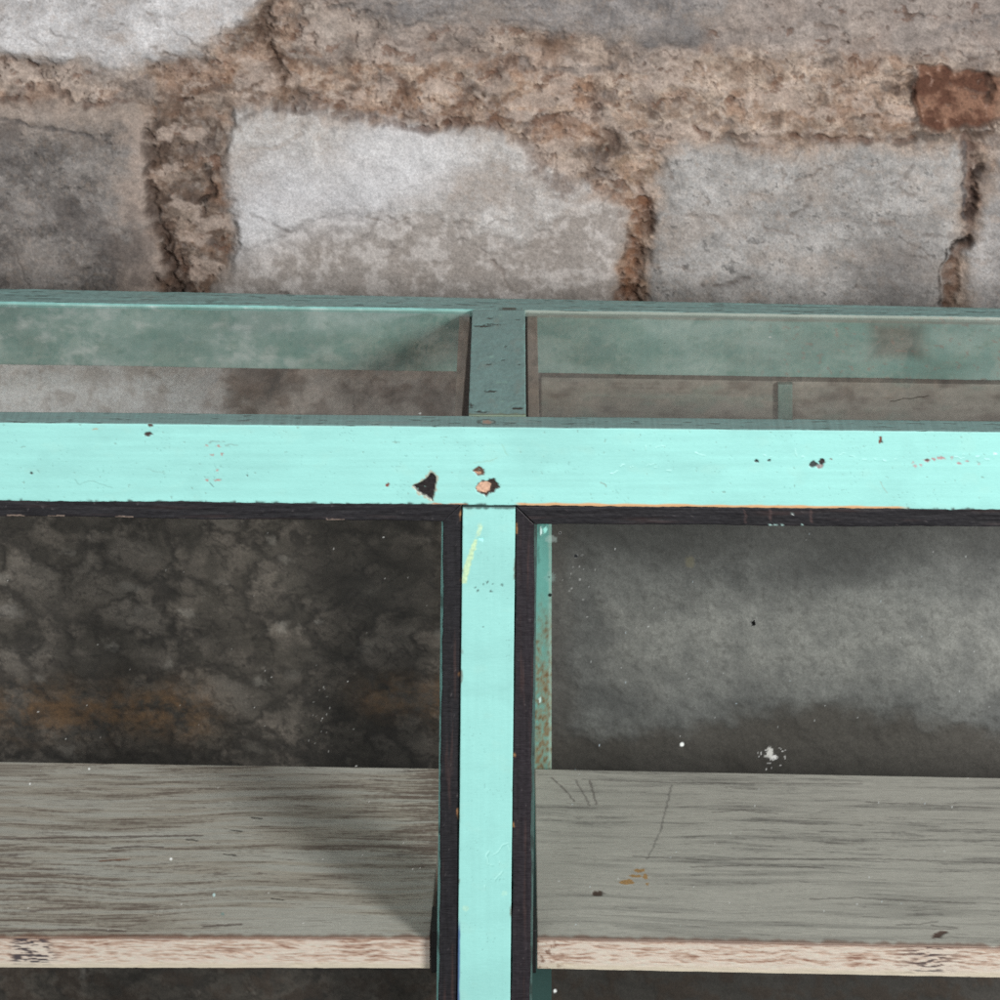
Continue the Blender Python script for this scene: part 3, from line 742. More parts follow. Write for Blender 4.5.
# --- divider across the top
def paint_divider(P, N):
    u, ty = P[:, 0] * 1000, P[:, 1] * 1000
    n = len(P)
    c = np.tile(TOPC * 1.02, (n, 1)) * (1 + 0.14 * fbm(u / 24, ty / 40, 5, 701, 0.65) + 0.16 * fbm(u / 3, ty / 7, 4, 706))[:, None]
    c = mixc(c, lin((150, 152, 142)), sstep(0.2, 0.7, fbm(u / 22, ty / 50, 5, 702, 0.65)) * 0.3)
    h = 0.0003 * fbm(u / 10, ty / 20, 3, 711)
    top = P[:, 2] > 0.5695
    ct = c.copy(); ht = h.copy()
    def nick(x, y, lx, ly, colr=(44, 34, 28), sd=0):
        ly = ly * 0.62
        pts = [(x - lx, y), (x - lx * .3, y + ly), (x + lx * .5, y + ly * .6), (x + lx, y), (x + lx * .2, y - ly), (x - lx * .6, y - ly * .7)]
        chip(ct, ht, u, ty, pts, colr, 0.0009, 1.0, 0.95, 2.0, sd)
    for i, (x, y, lx, ly) in enumerate([(481, 296, 12, 5), (492, 302, 14, 2.2), (487, 321, 4, 4), (505, 233, 2, 3), (487, 178, 4, 4), (491, 100, 9, 4), (481, 42, 9, 4),
                                        (518, 52, 6, 7), (519, 178, 2, 3), (517, 317, 4, 2), (503, 190, 2.5, 2.0), (474, 27, 5, 4), (470, 60, 2, 14)]):
        nick(x, y, lx, ly, (44, 34, 28), i)
    for x, y in [(498, 125), (505, 125), (499, 330), (490, 200), (502, 70)]:
        blob(ct, ht, u, ty, x, y, 2.5, 2.5, (150, 190, 176), 0.0, 0.6, x)
    scratch(ct, ht, u, ty, [(500, 40), (512, 62), (520, 70)], 1.4, (130, 164, 150), 0.0002, 0.5)
    ed = sstep(3, 0.5, np.minimum(u - 467.5, 526 - u) + 2.0 * fbm(ty / 12, u * 0, 3, 721))
    ct = mixc(ct, MINT * 0.8, ed * 0.5 * sstep(0, 0.4, fbm(ty / 20, u * 0 + 3, 2, 726)))
    cr = sstep(4, 1, ty - 34 + 2 * fbm(u / 8, ty * 0, 2, 731))
    ct = mixc(ct, lin((120, 112, 60)), cr * 0.5)
    led = np.tile(lin((150, 138, 126)), (n, 1)) * (1 + 0.22 * fbm(u / 5, ty / 60, 4, 741) + 0.15 * fbm(u / 9, ty / 30, 3, 746))[:, None]
    ul = 461.0 + 4.6 * (ty - 30) / 317
    gap_shade = sstep(-0.6, 0.4, u - ul) * (u < 490) + sstep(529.5, 528.3, u) * (u > 500)
    led = mixc(led, lin((9, 8, 8)), np.clip(gap_shade, 0, 1) * 0.97)  # shade beside the divider painted black onto the ledge
    top = P[:, 2] > 0.5695
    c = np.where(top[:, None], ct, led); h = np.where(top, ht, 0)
    return np.clip(c, 0.004, 0.8), h
t = np.arange(0.0306, 0.3475, 0.0022)
p = profile([(0.4535, 0.560), (0.4535, 0.5655), (0.468, 0.5655), (0.468, 0.573), (0.526, 0.573), (0.526, 0.5655), (0.5395, 0.5655), (0.5395, 0.560)], 0.0012, [0.004, 0.001, 0.004, 0.001, 0.004, 0.001, 0.004, 0.01])
sweep('top_divider', 'y', t, p, M_MINT, root, paint_divider, None, RO)

# --- back rail (set slightly askew)
def dz(P):
    """how far the level of the cabinet drops to the right"""
    return -SL * (P[:, 0] - 0.489)
def deform_back(P):
    P = P.copy(); x = P[:, 0] - 0.489
    f = (P[:, 1] - 0.349) / 0.038
    P[:, 1] += -0.018 * x - 0.012 * x * np.clip(f, 0, 1)
    P[:, 2] += dz(P)
    return P
def paint_back_rail(P, N):
    u = P[:, 0] * 1000; w = 573 - 1000 * P[:, 2] - SL * (u - 489); ty = P[:, 1] * 1000
    n = len(P)
    top = N[:, 2] > 0.45
    nz = fbm(u / 120, ty / 6, 4, 801); fi = fbm(u / 6, ty / 6, 3, 806)
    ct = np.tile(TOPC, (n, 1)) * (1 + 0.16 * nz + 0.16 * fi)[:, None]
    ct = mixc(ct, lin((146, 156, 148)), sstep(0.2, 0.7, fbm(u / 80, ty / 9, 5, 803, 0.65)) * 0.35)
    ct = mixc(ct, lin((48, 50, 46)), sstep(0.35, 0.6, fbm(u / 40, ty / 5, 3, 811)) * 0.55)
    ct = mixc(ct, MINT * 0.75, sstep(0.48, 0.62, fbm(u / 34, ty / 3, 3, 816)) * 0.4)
    # inside face: dull green, cloudy with dirt; glass haze painted pale at left
    a = fbm(u / 110, w / 40, 4, 821); b = fbm(u / 26, w / 16, 5, 826, 0.62)
    cf = np.tile(lin((126, 164, 155)), (n, 1))
    cf = mixc(cf, lin((166, 192, 185)), sstep(-0.3, 0.7, a + 0.4 * b) * 0.7)
    cf = mixc(cf, lin((112, 142, 134)), sstep(-0.1, 0.7, -a + 0.5 * b) * 0.5)
    cf = mixc(cf, lin((206, 216, 212)), sstep(-0.1, 0.8, b + 0.5 * fbm(u / 90, w / 60, 2, 829)) * sstep(420, 150, u) * 0.7)
    cf = mixc(cf, lin((92, 140, 127)), sstep(0.3, 0.8, fbm(u / 24, w / 12, 4, 831)) * 0.45)
    cf = mixc(cf, lin((96, 84, 76)), sstep(3, 1, np.maximum(np.abs(u - 935) / 14, np.abs(w - 28) / 9)) * 0.65)  # mirror image of the red-brown block painted on the rail
    cf = mixc(cf, lin((150, 118, 108)), sstep(0.5, 0.75, fbm(u / 9, w / 6, 2, 836)) * sstep(760, 820, u) * 0.5)
    bl = sstep(0.5, -0.2, np.abs(w - 2.0) - 1.8)
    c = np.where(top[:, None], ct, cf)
    # front arris, left half: light catching the edge painted in brighter mint
    ar = (N[:, 1] < -0.25) & (w < 2.0)
    c = np.where(ar[:, None] & (u[:, None] < 470), MINT[None, :] * 0.62 * (1 + 0.3 * b[:, None]), c)
    lg = (N[:, 1] < -0.5) * sstep(8.5, 7.5, w + 0.6 * b) * sstep(520, 530, u)
    c = mixc(c, lin((140, 130, 120)), lg * 0.6)
    gp = sstep(0, -1, np.abs(u - 497) - 29 + 3 * b) * ((ty < 356) & top)
    c = mixc(c, lin((62, 46, 34)), gp * sstep(0.0, 0.3, b + 0.1) * 0.8)
    h = 0.0004 * nz + 0.0002 * fi - 0.0006 * sstep(0.35, 0.6, fbm(u / 40, ty / 5, 3, 811)) * top
    return np.clip(c, 0.004, 0.86), h
t = samples(-0.42, 1.44, 0.0014, -0.06, 1.08)
p = profile([(0.349, 0.5035), (0.349, 0.573), (0.387, 0.573), (0.387, 0.5035)], 0.0012, [0.0016, 0.0022, 0.02, 0.01])
sweep('back_rail', 'x', t, p, M_MINT, root, paint_back_rail, deform_back, RO)

# --- weathered back board under the right half of the back rail, with a painted batten
def paint_back_board(P, N):
    u = P[:, 0] * 1000; w = 573 - 1000 * P[:, 2]; n = len(P)
    g = fbm(u / 140, w / 5, 4, 851); b = fbm(u / 50, w / 22, 4, 856)
    c = np.tile(lin((156, 150, 140)), (n, 1)) * (1 + 0.2 * g)[:, None]
    c = mixc(c, lin((124, 150, 140)), sstep(0.15, 0.6, b + 0.2 * g) * 0.4)
    c = mixc(c, lin((96, 84, 76)), sstep(0.1, 0.6, -b + 0.5 * g) * 0.6)
    return np.clip(c, 0.004, 0.8), 0.0005 * g
def deform_board(P):
    P = P.copy(); P[:, 1] += -0.018 * (P[:, 0] - 0.489); P[:, 2] += dz(P); return P
t = samples(0.5435, 1.44, 0.002, 0.4, 1.08)
p = profile([(0.353, 0.36), (0.353, 0.4975), (0.372, 0.4975), (0.372, 0.36)], 0.001, [0.0022, 0.006, 0.03, 0.02])
sweep('back_board', 'x', t, p, M_MINT, root, paint_back_board, deform_board, RO)
def paint_batten(P, N):
    u = P[:, 0] * 1000; w = P[:, 2] * 1000
    c = np.tile(lin((122, 148, 139)), (len(P), 1)) * (1 + 0.15 * fbm(u / 5, w / 20, 3, 861))[:, None]
    return c, 0 * u
t = np.linspace(0.36, 0.4972, 60)
p = profile([(0.804, 0.3385), (0.820, 0.3385), (0.820, 0.3462), (0.804, 0.3462)], 0.001, 0.002)
sweep('back_batten', 'z', t, p, M_MINT, root, paint_batten, lambda P: P + np.array([0, 0, -SL * 0.323]), RO)

# --- back post: teal, rusty towards the shelf
def paint_back_post(P, N):
    u = P[:, 0] * 1000; v = 1000 - 1000 * P[:, 2]; n = len(P)
    yy = -843 + (1843 - 1000 * P[:, 2]) * D / (D + 0.4075)     # height as a level in the picture
    fi = fbm(u / 4, v / 6, 3, 871); b = fbm(u / 14, v / 60, 3, 876)
    c = np.tile(lin((118, 190, 180)), (n, 1)) * (1 + 0.12 * b)[:, None]
    c = mixc(c, lin((60, 106, 100)), sstep(0.2, 0.6, b + 0.3 * fi) * 0.5)
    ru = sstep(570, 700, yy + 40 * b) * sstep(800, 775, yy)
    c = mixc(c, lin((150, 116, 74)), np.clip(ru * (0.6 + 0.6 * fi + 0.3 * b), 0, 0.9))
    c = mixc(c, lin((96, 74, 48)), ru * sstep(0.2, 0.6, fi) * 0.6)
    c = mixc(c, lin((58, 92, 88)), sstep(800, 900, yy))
    c = mixc(c, lin((96, 86, 76)), sstep(0.33, 0.34, P[:, 2]))
    ed = sstep(3, 0, np.abs(u - 554.5) + 1.5 * fi)
    c = mixc(c, lin((176, 206, 192)), ed * 0.6 * sstep(800, 760, yy))
    return np.clip(c, 0.004, 0.8), 0.0003 * fi
t = samples(-0.40, 0.502, 0.002, -0.05, 0.502)
p = profile([(0.444, 0.4075), (0.5560, 0.4075), (0.5560, 0.442), (0.444, 0.442)], 0.001, [0.0015, 0.004, 0.02, 0.004])
def deform_back_post(P):
    P = P.copy(); f = sstep(0.335, 0.35, P[:, 2])
    P[:, 0] = 0.4975 + (P[:, 0] - 0.4975) * (1 - 0.28 * f)
    return P
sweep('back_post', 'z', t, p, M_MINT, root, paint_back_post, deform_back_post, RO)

# --- black glazing beads, mitred at the corners
BC = lin((31, 30, 33))
def bead_paint(kind):
    def f(P, N):
        u, v = px_of(P); n = len(P)
        al, ac = (u, v) if kind[0] == 't' else (v + (700 if kind == 'sr' else 0), u)
        g = fbm(al / 60, ac / 3, 4, 901); fi = fbm(al / 5, ac / 3, 3, 906)
        c = np.tile(BC if kind != 'sr' else lin((38, 34, 38)), (n, 1)) * (1 + 0.35 * g + 0.15 * fi)[:, None]
        c = mixc(c, lin((78, 58, 54)), sstep(0.2, 0.8, fbm(al / 120, ac / 6, 4, 909)) * (0.45 if kind == 'sr' or kind == 'sl' else 0.25))
        c = mixc(c, lin((104, 98, 98)), sstep(0.70, 0.95, fi + 0.3 * fbm(al / 40, ac / 9, 3, 908)) * 0.35)
        h = 0.0004 * g + 0.0002 * fi
        if kind == 'tr':
            for x_, y_ in [(745, 519), (770, 517), (811, 519)]:
                scratch(c, h, u, v, [(x_, y_ - 6), (x_ + 1, y_ + 5)], 1.2, (84, 66, 64), 0.0001, 0.6)
            blob(c, h, u, v, 793, 516, 1.2, 1.0, (190, 220, 214), 0, 0.9)
            for x_, y_, r in [(771, 527, 1.2), (775, 527.5, 2.6), (783, 527.5, 1.0), (803, 527, 0.9)]:
                blob(c, h, u, v, x_, y_, r, 1.0, (176, 210, 204), 0, 0.8, x_)
        if kind == 'tl':
            for x_ in (15, 55, 124, 335):
                scratch(c, h, u, v, [(x_ - 8, 517 + x_ * 0.012), (x_ + 8, 517.3 + x_ * 0.012)], 0.9, (170, 150, 136), 0, 0.6)
        if kind in ('sl', 'sr'):
            xo = (461.8 if kind == 'sl' else 516.3) + 10.5 * (P[:, 2] - 0.493)
            e = sstep(2.4, 0.6, np.abs(u - xo) + 1.4 * fbm(al / 8, u * 0, 2, 911))
            c = mixc(c, lin((176, 128, 86)), e * sstep(0.42, 0.65, fbm(al / 23, u * 0, 3, 916) + 0.45 * sstep(560, 520, v)) * 0.7)
        return np.clip(c, 0.003, 0.6), h
    return f
BY0, BY1 = 0.0045, 0.0185
def top_bead(xa, xb, side, zfun):
    """xa..xb; the mitred end sits next to the post"""
    def df(P):
        P = P.copy()
        f = np.clip((P[:, 2] - 0.0) / 0.0182, 0, 1)         # 0 inner edge, 1 outer edge
        if side == 'l':
            end = 0.4432 + f * 0.0183; k = (P[:, 0] - xa) / (xb - xa)
            P[:, 0] = xa + k * (end - xa)
        else:
            end = 0.5352 - f * 0.0186; k = (P[:, 0] - xa) / (xb - xa)
            P[:, 0] = end + k * (xb - end)
        w_ = P[:, 0] * 1000
        P[:, 2] += zfun(P[:, 0]) + (0.0010 * fbm(w_ / 130, w_ * 0, 2, 921) + 0.0004 * fbm(w_ / 14, w_ * 0, 2, 926)) * (1 - f)
        return P
    return df
pb = profile([(BY0, 0.0), (BY0, 0.0182), (BY1, 0.0182), (BY1, 0.0)], 0.0015, [0.0012, 0.003, 0.01, 0.004])
t = samples(-0.34, 0.46, 0.0014, -0.02, 0.46)
sweep('glazing_bead', 'x', t, pb, M_BEAD, root, bead_paint('tl'), top_bead(-0.34, 0.46, 'l', lambda x: 0.4768 - 0.0105 * (x - 0.44)), RO)
t = samples(0.517, 1.34, 0.0014, 0.517, 1.02)
sweep('glazing_bead', 'x', t, pb, M_BEAD, root, bead_paint('tr'), top_bead(0.517, 1.34, 'r', lambda x: 0.4738 - 0.0060 * (x - 0.54)), RO)
def side_bead(side):
    zb, zt = -0.40, 0.4945
    def df(P):
        P = P.copy()
        if side == 'l':
            f = np.clip((P[:, 0] - 0.4436) / 0.0186, 0, 1); top = 0.4766 + 0.0181 * f
        else:
            f = np.clip((0.5348 - P[:, 0]) / 0.0188, 0, 1); top = 0.4736 + 0.0181 * f
        k = (P[:, 2] - zb) / (zt - zb)
        P[:, 2] = zb + k * (top - zb)
        P[:, 0] += SP * (P[:, 2] - 0.493)
        # hand-cut: a slightly wavering edge
        P[:, 0] += 0.0006 * np.sin(P[:, 2] * 21) + 0.0003 * np.sin(P[:, 2] * 67) + 0.0004 * fbm(P[:, 2] * 70, P[:, 2] * 0, 2, 931)
        return P
    return df
t = samples(-0.40, 0.4945, 0.0014, -0.02, 0.4945)
for side, x0, x1 in (('l', 0.4436, 0.4620), ('r', 0.5160, 0.5348)):
    pb = profile([(x0, BY0 + 0.0003), (x1, BY0 + 0.0003), (x1, BY1), (x0, BY1)], 0.0015, [0.0012, 0.004, 0.01, 0.004])
    sweep('glazing_bead', 'z', t, pb, M_BEAD, root, bead_paint('s' + side), side_bead(side), RO)

# --- shelves
def shelf_paint(seed, right):
    def f(P, N):
        u = P[:, 0] * 1000; ty = P[:, 1] * 1000; n = len(P)
        tw = ty + 7 * fbm(u / 170, ty / 90, 2, seed + 3)
        g = fbm(u / 210, tw / 12, 4, seed); g2 = fbm(u / 60, tw / 4.5, 4, seed + 11); g3 = fbm(u / 38, tw / 2.6, 4, seed + 21)
        cl = fbm(u / 120, ty / 45, 3, seed + 31); sp_ = fbm(u / 5, ty / 6, 3, seed + 36)
        c = np.tile(np.array([0.71, 0.69, 0.62]), (n, 1)) * (1 + 0.06 * g2 + 0.06 * cl + 0.05 * g3)[:, None]
        c = mixc(c, lin((146, 144, 138)), sstep(-0.1, 0.6, g + 0.4 * cl) * 0.4)
        if right:
            wear = 0.34 * sstep(640, 800, u) * np.exp(-((ty - 250) / 85) ** 2) - 0.12 + 0.16 * sstep(300, 380, ty)
            wear = wear + np.exp(-((u - 570) / 50) ** 2) * np.exp(-((ty - 285) / 30) ** 2) * 0.5
        else:
            wear = 0.46 * sstep(330, 10, u) * np.exp(-((ty - 135) / 95) ** 2) + 0.55 * sstep(330, 440, u) * sstep(110, 240, ty) + 0.16 * sstep(150, 380, ty) + 0.08 + 0.30 * np.exp(-((ty - 205) / 14) ** 2) * sstep(180, 300, u) - 0.02
        q = 0.40 * g2 + 0.52 * g3 + 0.45 * g + 0.22 * sp_
        dark = sstep(0.30, 0.95, q + wear)
        mild = sstep(0.10, 0.65, q + 0.8 * wear)
        c = mixc(c, lin((128, 120, 114)) if not right else lin((124, 122, 118)), mild * 0.45)
        c = mixc(c, lin((112, 90, 82)) if not right else lin((114, 107, 103)), dark * (0.62 if not right else 0.45))
        line = sstep(0.46, 0.66, 0.55 * fbm(u / 130, tw / 3.4, 3, seed + 51) + 0.4 * g3 + 0.30 * wear)
        c = mixc(c, lin((100, 88, 82)), line * (0.34 if not right else 0.26))
        hr = sstep(0.30, 0.75, fbm(u / 90, tw / 1.7, 4, seed + 56)) * sstep(-0.5, 0.3, g2 + wear)
        c = mixc(c, lin((122, 108, 98)) if not right else lin((126, 118, 110)), hr * 0.55)
        c = c * (1 + 0.10 * fbm(u / 60, tw / 2.0, 5, seed + 58, 0.65) + 0.05 * sp_)[:, None]
        if not right: c = mixc(c, c * np.array([1.0, 0.93, 0.87]), sstep(-0.3, 0.5, g + 0.5 * wear))
        h = -0.00015 * dark - 0.00012 * line + 0.00008 * g2
        if right:
            m = lambda *a, **k: scratch(c, h, u, ty, *a, **k)
            for pts in [[(700, 180), (760, 186), (840, 184)], [(820, 118), (870, 123), (905, 120), (990, 116)], [(905, 70), (928, 72), (948, 78)], [(940, 70), (965, 66)],
                        [(730, 300), (760, 306), (800, 300)], [(590, 370), (700, 366), (900, 372)], [(640, 200), (720, 196), (900, 205), (1040, 200)], [(900, 330), (1040, 322)]]:
                m(pts, 2.2, (104, 96, 92), 0.0002, 0.5)
            chip(c, h, u, ty, [(936, 44), (946, 46), (955, 58), (950, 62), (940, 54)], (84, 52, 40), 0.0008, 1.5, 0.9, 2, seed)
            chip(c, h, u, ty, [(594, 118), (602, 116), (608, 122), (603, 128), (596, 126)], (82, 58, 46), 0.0008, 1.5, 0.95, 2, seed)
            for a, b, rx, ry in [(632, 146, 8, 5), (641, 158, 6, 4), (651, 158, 2.5, 6), (646, 170, 6, 4), (653, 142, 2, 4)]:
                blob(c, h, u, ty, a, b, rx, ry, (206, 150, 60), 0.0, 0.8, a)
            m([(655, 195), (672, 260), (688, 360)], 1.5, (120, 116, 112), 0.0001, 0.6)
            m([(556, 372), (572, 340), (580, 318)], 1.8, (104, 94, 90), 0.0001, 0.6)
            m([(582, 368), (592, 330), (596, 310)], 1.8, (104, 94, 90), 0.0001, 0.5)
            m([(598, 366), (604, 312)], 2.0, (104, 94, 90), 0.0001, 0.6)
        else:
            m = lambda *a, **k: scratch(c, h, u, ty, *a, **k)
            for pts in [[(88, 212), (110, 216), (140, 214)], [(-40, 232), (60, 236), (180, 240)], [(200, 52), (236, 56)], [(-30, 40), (80, 46), (120, 42)]]:
                m(pts, 3.0, (104, 84, 78), 0.0004, 0.75)
            m([(78, 184), (90, 187), (108, 188)], 2.0, (150, 98, 70), 0.0003, 0.8)
            blob(c, h, u, ty, 216, 76, 1.8, 4, (160, 196, 190), 0, 0.8)
            for a, b in [(170, 232), (216, 252), (214, 200), (270, 108), (236, 280)]:
                m([(a - 6, b), (a + 5, b - 3)], 2.2, (70, 66, 62), 0.0005, 0.8)
        # front arris worn to brown
        e = sstep(9, 1, ty - 30 + 5 * fbm(u / 18, ty * 0, 3, seed + 41))
        c = mixc(c, lin((142, 96, 76)), e * 0.7)
        return np.clip(c, 0.004, 0.8), h
    return f
def edge_paint(seed, right):
    def f(P, N):
        u, v = px_of(P); n = len(P)
        vw = v + 3.0 * fbm(u / 70, v / 20, 2, seed + 3)
        g = fbm(u / 42, vw / 3.0, 4, seed); g2 = fbm(u / 16, vw / 1.8, 3, seed + 9); cl = fbm(u / 80, v / 14, 3, seed + 17)
        c = np.tile(lin((240, 222, 208)), (n, 1)) * (1 + 0.04 * g2)[:, None]
        zt = (0.0473 - 0.0012 * P[:, 0]) if not right else (0.0464 - 0.0196 * (P[:, 0] - 0.537))
        f_ = np.clip((zt - P[:, 2]) / 0.0302, 0, 1)          # 0 top, 1 bottom of the edge
        amt = 0.10 + 0.22 * cl - 0.55 * sstep(0.62, 0.95, f_)
        st = sstep(0.05, 0.55, 0.7 * g + 0.6 * g2 + amt + (0.12 if right else 0.16))
        c = mixc(c, lin((178, 136, 110)), st * 0.6)
        c = c * (1 + 0.10 * fbm(u / 6, vw / 1.6, 4, seed + 71))[:, None]
        c = mixc(c, lin((140, 92, 74)), sstep(0.38, 0.80, 0.6 * g + 0.7 * g2 + amt) * 0.75)
        c = mixc(c, lin((230, 218, 196)), sstep(0.76, 0.94, f_ + 0.10 * g) * 0.8)
        bk = (sstep(56, 40, u + 6 * cl) * sstep(2, 12, u) if not right else np.exp(-((u - 932) / 26) ** 2) * 0.9)
        c = mixc(c, lin((56, 54, 66)), bk * sstep(0.0, 0.3, 0.7 * g + 0.7 * g2 + 0.05) * 0.9 * sstep(0.95, 0.8, f_))
        if right:
            br = sstep(575, 545, u) * sstep(0.1, 0.5, fbm(u / 8, v / 6, 3, seed + 27))
            c = mixc(c, lin((120, 74, 46)), br * 0.8)
        top = sstep(0.10, 0.0, f_ + 0.05 * g)
        c = mixc(c, lin((128, 84, 68)), top * 0.7)
        h = -0.0006 * st + 0.0004 * g
        return np.clip(c, 0.004, 0.84), h
    return f
EDGE_T = 0.005      # painted lipping in front of the board
def shelf(x0, x1, zfun, yb, seed, right, fx0, fx1):
    def df(P):
        P = P.copy(); x = P[:, 0]
        f = np.clip((P[:, 1] - 0.035) / (0.392 - 0.035), 0, 1)
        P[:, 1] = 0.035 + f * (yb(x) - 0.035) + np.minimum(0, P[:, 1] - 0.035)
        P[:, 2] += zfun(x)
        if not right:
            P[:, 0] += f * 0.007 * np.clip((x + 0.34) / 0.77, 0, 1)
        return P
    t = samples(x0, x1, 0.0013, fx0, fx1)
    p = profile([(0.0302, -0.0298), (0.0302, 0.0), (0.392, 0.0), (0.392, -0.0298)], 0.0012, [0.008, 0.0014, 0.01, 0.03])
    s = sweep('shelf', 'x', t, p, M_SHELF, root, shelf_paint(seed, right), df, RO)
    p = profile([(0.0285, -0.0302), (0.0285, -0.0004), (0.0300, -0.0004), (0.0300, -0.0302)], 0.0005, [0.0009, 0.001, 0.01, 0.001])
    s2 = sweep('front_edge', 'x', t, p, M_SHELF, s, edge_paint(seed + 60, right), lambda P: P + np.stack([0 * P[:, 0], 0 * P[:, 0], zfun(P[:, 0])], 1), RO)
    s2['label'] = 'worn cream and brown front edge of the shelf'
    return s
s = shelf(-0.34, 0.4293, lambda x: 0.0473 - 0.0012 * x, lambda x: 0.405 - 0.030 * np.clip(x, -0.4, 0.5), 1000, False, -0.03, 0.44)
s['label'] = 'worn grey shelf with brown grain, its right end against the post'
s = shelf(0.5372, 1.34, lambda x: 0.0464 - 0.0196 * (x - 0.537), lambda x: 0.392 + 0 * x, 1100, True, 0.53, 1.03)
s['label'] = 'smoother grey shelf with an orange paint fleck and thin scratches'

# --- dark clips that carry the shelf ends
def plain(cval):
    return lambda P, N: (np.tile(np.asarray(cval), (len(P), 1)) * (1 + 0.3 * fbm(P[:, 0] * 300, P[:, 2] * 300, 3, 1201))[:, None], 0 * P[:, 0])
for xa, xb in ((0.4305, 0.4372), (0.5298, 0.5362)):
    t = np.linspace(0.014, 0.0575, 24)
    p = profile([(xa, 0.0245), (xb, 0.0245), (xb, 0.070), (xa, 0.070)], 0.0008, 0.004)
    sweep('shelf_clip', 'z', t, p, M_BEAD, root, plain(lin((28, 27, 28))), None, RO)

# ================================================================ GLASS
def pane(name, A, B, C_, Dd, nu, nv, mat, marks):
    """grid between four corners (A lower/front left, B right, C right far/top, Dd left far/top)"""
    a = np.linspace(0, 1, nu)[None, :, None]; b = np.linspace(0, 1, nv)[:, None, None]
    A, B, C_, Dd = (np.array(q, float) for q in (A, B, C_, Dd))
    P = ((A * (1 - a) + B * a) * (1 - b) + (Dd * (1 - a) + C_ * a) * b).reshape(-1, 3)
    i = (np.arange(nv - 1)[:, None] * nu + np.arange(nu - 1)[None, :]).ravel()
    q = np.stack([i, i + 1, i + nu + 1, i + nu], 1)
    c = np.tile(np.array([0.46, 0.47, 0.46]), (len(P), 1)); mk = np.zeros(len(P))
    marks(P, c, mk)
    return mesh_from(name, P, q, c, [mat], root, origin=RO, mask=mk)

def dots(P, c, mk, lst, ux, uy, warp=0.8):
    x, y = ux, uy
    for (cx, cy, rx, ry, colr, am) in lst:
        k = np.where((np.abs(x - cx) < rx * 2 + 3) & (np.abs(y - cy) < ry * 2 + 3))[0]
        if len(k) == 0: continue
        e = np.hypot((x[k] - cx) / rx, (y[k] - cy) / ry) + 0.45 * fbm(x[k] / (1.3 * warp), y[k] / (1.3 * warp), 2, 1301) * (1 if max(rx, ry) > 2.5 else 0.3)
        m = sstep(1.2, 0.7, e) * am
        w = m > mk[k]
        mk[k] = np.maximum(mk[k], m); c[k[w]] = lin(colr)

WH = (222, 226, 222); BK = (14, 14, 14)
def marks_right(P, c, mk):
    u, v = px_of(P)
    s = D / (D + 0.0195); u = 515 + (u - 515) * s; v = -843 + (v + 843) * s
    L = [(753.5, 623, 2.9, 2.9, BK, 1), (682, 744.5, 2.2, 2.2, WH, .95), (770, 753, 3.4, 5.5, (190, 190, 184), .8), (774, 757, 3.5, 2.4, (200, 200, 196), .8), (767, 756, 3, 1.6, (180, 180, 174), .6),
         (690, 562, 5, 6, (120, 114, 84), .22), (550, 577.5, 6, 4.6, (150, 176, 170), .2), (550, 595, 2.2, 2.0, BK, .95), (576, 556, 2.0, 1.8, (24, 26, 30), .85), (551, 539, 6, 4, (170, 186, 180), .28),
         (560, 533, 1.2, 1.2, BK, .9), (582, 555, .9, .9, BK, .8), (549, 577, 1.2, 1.2, BK, .6), (540, 700, 1.5, 3, (190, 220, 214), .8), (545, 530, 2.0, 3.5, (150, 220, 208), .8), (555, 991, 1.8, 1.8, WH, .9), (541, 531, 1.0, 4.5, (210, 235, 230), .8)]
    r = random.Random(3)
    for _ in range(70):
        q = r.random()
        L.append((r.uniform(545, 995), r.uniform(532, 935), r.uniform(.45, .95), r.uniform(.45, .95), (200, 206, 204) if q > .25 else (190, 214, 224), r.uniform(.15, .55)))
    for _ in range(12):
        L.append((r.gauss(577, 11), r.gauss(590, 14), r.uniform(.5, 1.5), r.uniform(.5, 1.2), (170, 172, 168), r.uniform(.2, .55)))
    for _ in range(22):
        L.append((r.gauss(771, 8), r.gauss(756, 7), r.uniform(.5, 1.1), r.uniform(.5, 1.0), (190, 190, 186), r.uniform(.3, .8)))
    dots(P, c, mk, L, u, v)
def marks_left(P, c, mk):
    u, v = px_of(P)
    s = D / (D + 0.0195); u = 515 + (u - 515) * s; v = -843 + (v + 843) * s
    r = random.Random(8)
    L = [(214, 895, 1.4, 2.0, (176, 206, 204), .8), (171, 859, 1.4, 1.4, WH, .9), (89, 769, 1.0, 1.0, WH, .9), (30, 784, 1.0, 1.0, WH, .9)]
    for _ in range(60):
        L.append((r.uniform(0, 438), r.uniform(524, 930), r.uniform(.4, .85), r.uniform(.4, .85), (190, 190, 184), r.uniform(.2, .7)))
    for _ in range(18):
        t_ = r.random()
        L.append((r.gauss(322, 5), 690 + 60 * t_ + r.gauss(0, 4), r.uniform(.4, .9), r.uniform(.4, 1.1), (160, 160, 154), r.uniform(.2, .55)))
    dots(P, c, mk, L, u, v)
def marks_top(seed, lst):
    def f(P, c, mk):
        s = D / (D + P[:, 1]); u = 515 + (P[:, 0] * 1000 - 515) * s; v = -843 + (1843 - 1000 * P[:, 2]) * s
        r = random.Random(seed)
        L = list(lst)
        for _ in range(40):
            L.append((r.uniform(0, 1000), r.uniform(312, 416), r.uniform(.4, .8), r.uniform(.4, .7), (200, 206, 204), r.uniform(.2, .6)))
        dots(P, c, mk, L, u, v)
        for (x0, y0, x1, y1) in ((890, 401, 928, 396),) if seed == 21 else ():
            d = seg_d(u, v + 1.2 * fbm(u / 9, v * 0, 2, 1401), [(x0, y0), (x1, y1)])
            m = 0.6 * sstep(0.8, 0.2, d); k = m > mk
            mk[k] = m[k]; c[k] = lin((30, 28, 26))
    return f
GY = 0.0195
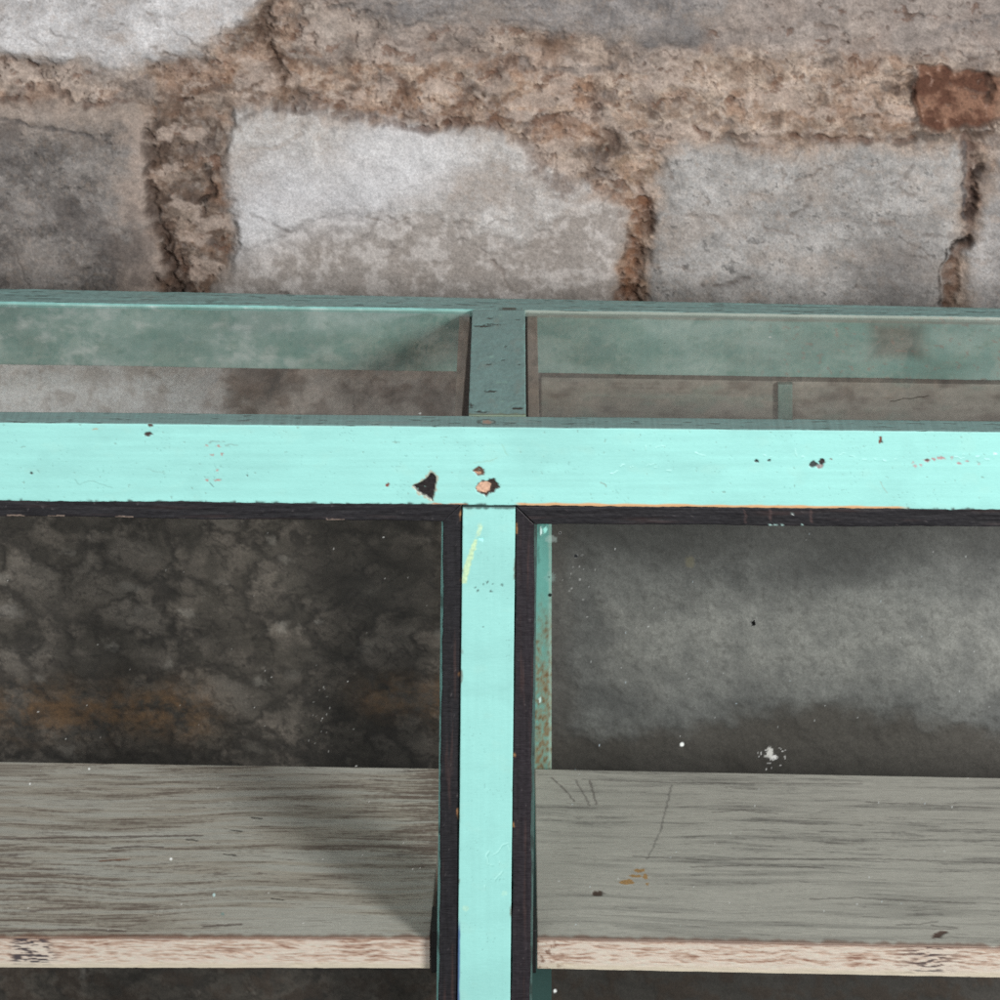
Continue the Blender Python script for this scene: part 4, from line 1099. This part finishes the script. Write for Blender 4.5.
pane('front_glass', (-0.34, GY, -0.40), (0.4555, GY, -0.40), (0.4605, GY, 0.493), (-0.34, GY, 0.493), 760, 820, M_GLASS, marks_left)
pane('front_glass', (0.5175, GY, -0.40), (1.34, GY, -0.40), (1.34, GY, 0.4925), (0.5175, GY, 0.4925), 780, 820, M_GLASS, marks_right)
GZ = 0.570
def gz(x): return GZ - SL * (x - 0.489)
def gb(x): return 0.3478 - 0.018 * (x - 0.489)
def top_pane(xa, xb, xc, xd, marks):
    return pane('top_glass', (xa, 0.0308, gz(xa)), (xb, 0.0308, gz(xb)), (xc, gb(xc), gz(xc)), (xd, gb(xd), gz(xd)), 520, 240, M_GLASS_TOP, marks)
top_pane(-0.34, 0.4607, 0.4653, -0.34, marks_top(20, [(420, 413.5, 1.3, 1.0, WH, .9)]))
top_pane(0.5285, 1.34, 1.34, 0.5285, marks_top(21, [(770, 337, 1.2, .9, WH, .9), (665, 343, .8, .8, BK, .8)]))

# ================================================================ LIGHT
def area(name, loc, target, size, power, colr):
    l = bpy.data.lights.new(name, 'AREA'); l.shape = 'DISK'; l.size = size; l.energy = power; l.color = colr
    o = bpy.data.objects.new(name, l); col.objects.link(o); o.location = loc
    from mathutils import Vector
    o.rotation_euler = (Vector(target) - Vector(loc)).to_track_quat('-Z', 'Y').to_euler()
    return o
az, el, dist = math.radians(35), math.radians(18), 5.0
tgt = (0.5, 0.1, 0.3)
area('key_softbox', (tgt[0] + dist * math.sin(az) * math.cos(el), tgt[1] - dist * math.cos(az) * math.cos(el), tgt[2] + dist * math.sin(el)), tgt, 1.0, 265, (1, 0.99, 0.975))
area('fill_softbox', (-1.6, -4.4, 1.5), (0.4, 0.2, 0.3), 2.8, 108, (0.97, 0.985, 1.0))

w = bpy.data.worlds.new('World'); sc.world = w; w.use_nodes = True
nt = w.node_tree; nt.nodes.clear()
wo = nt.nodes.new('ShaderNodeOutputWorld'); bg = nt.nodes.new('ShaderNodeBackground')
tc = nt.nodes.new('ShaderNodeTexCoord'); sp = nt.nodes.new('ShaderNodeSeparateXYZ'); mr = nt.nodes.new('ShaderNodeMapRange')
cr = nt.nodes.new('ShaderNodeValToRGB')
nt.links.new(tc.outputs['Generated'], sp.inputs[0]); nt.links.new(sp.outputs['Z'], mr.inputs[0])
mr.inputs[1].default_value = -0.5; mr.inputs[2].default_value = 0.8
nt.links.new(mr.outputs[0], cr.inputs[0])
cr.color_ramp.elements[0].color = (0.05, 0.048, 0.045, 1); cr.color_ramp.elements[1].color = (0.26, 0.265, 0.27, 1)
nt.links.new(cr.outputs[0], bg.inputs[0]); bg.inputs[1].default_value = 1.0
nt.links.new(bg.outputs[0], wo.inputs[0])

# ================================================================ CAMERA
cd = bpy.data.cameras.new('camera'); cam = bpy.data.objects.new('camera', cd); col.objects.link(cam)
cam.location = (CX, -D, CZ); cam.rotation_euler = (math.radians(90), 0, 0)
cd.sensor_width = 36; cd.lens = 36 * D; cd.shift_x = -0.015; cd.shift_y = 0.5 - CZ
cd.clip_start = 0.1; cd.clip_end = 50
cd.dof.use_dof = True; cd.dof.focus_distance = D + 0.03; cd.dof.aperture_fstop = 15
sc.camera = cam
sc.render.engine = 'CYCLES'
sc.cycles.transparent_max_bounces = 16
sc.cycles.max_bounces = 6
sc.cycles.use_denoising = False
sc.view_settings.view_transform = 'Standard'; sc.view_settings.look = 'None'; sc.view_settings.exposure = 0
sc.render.resolution_x = 1024; sc.render.resolution_y = 1024
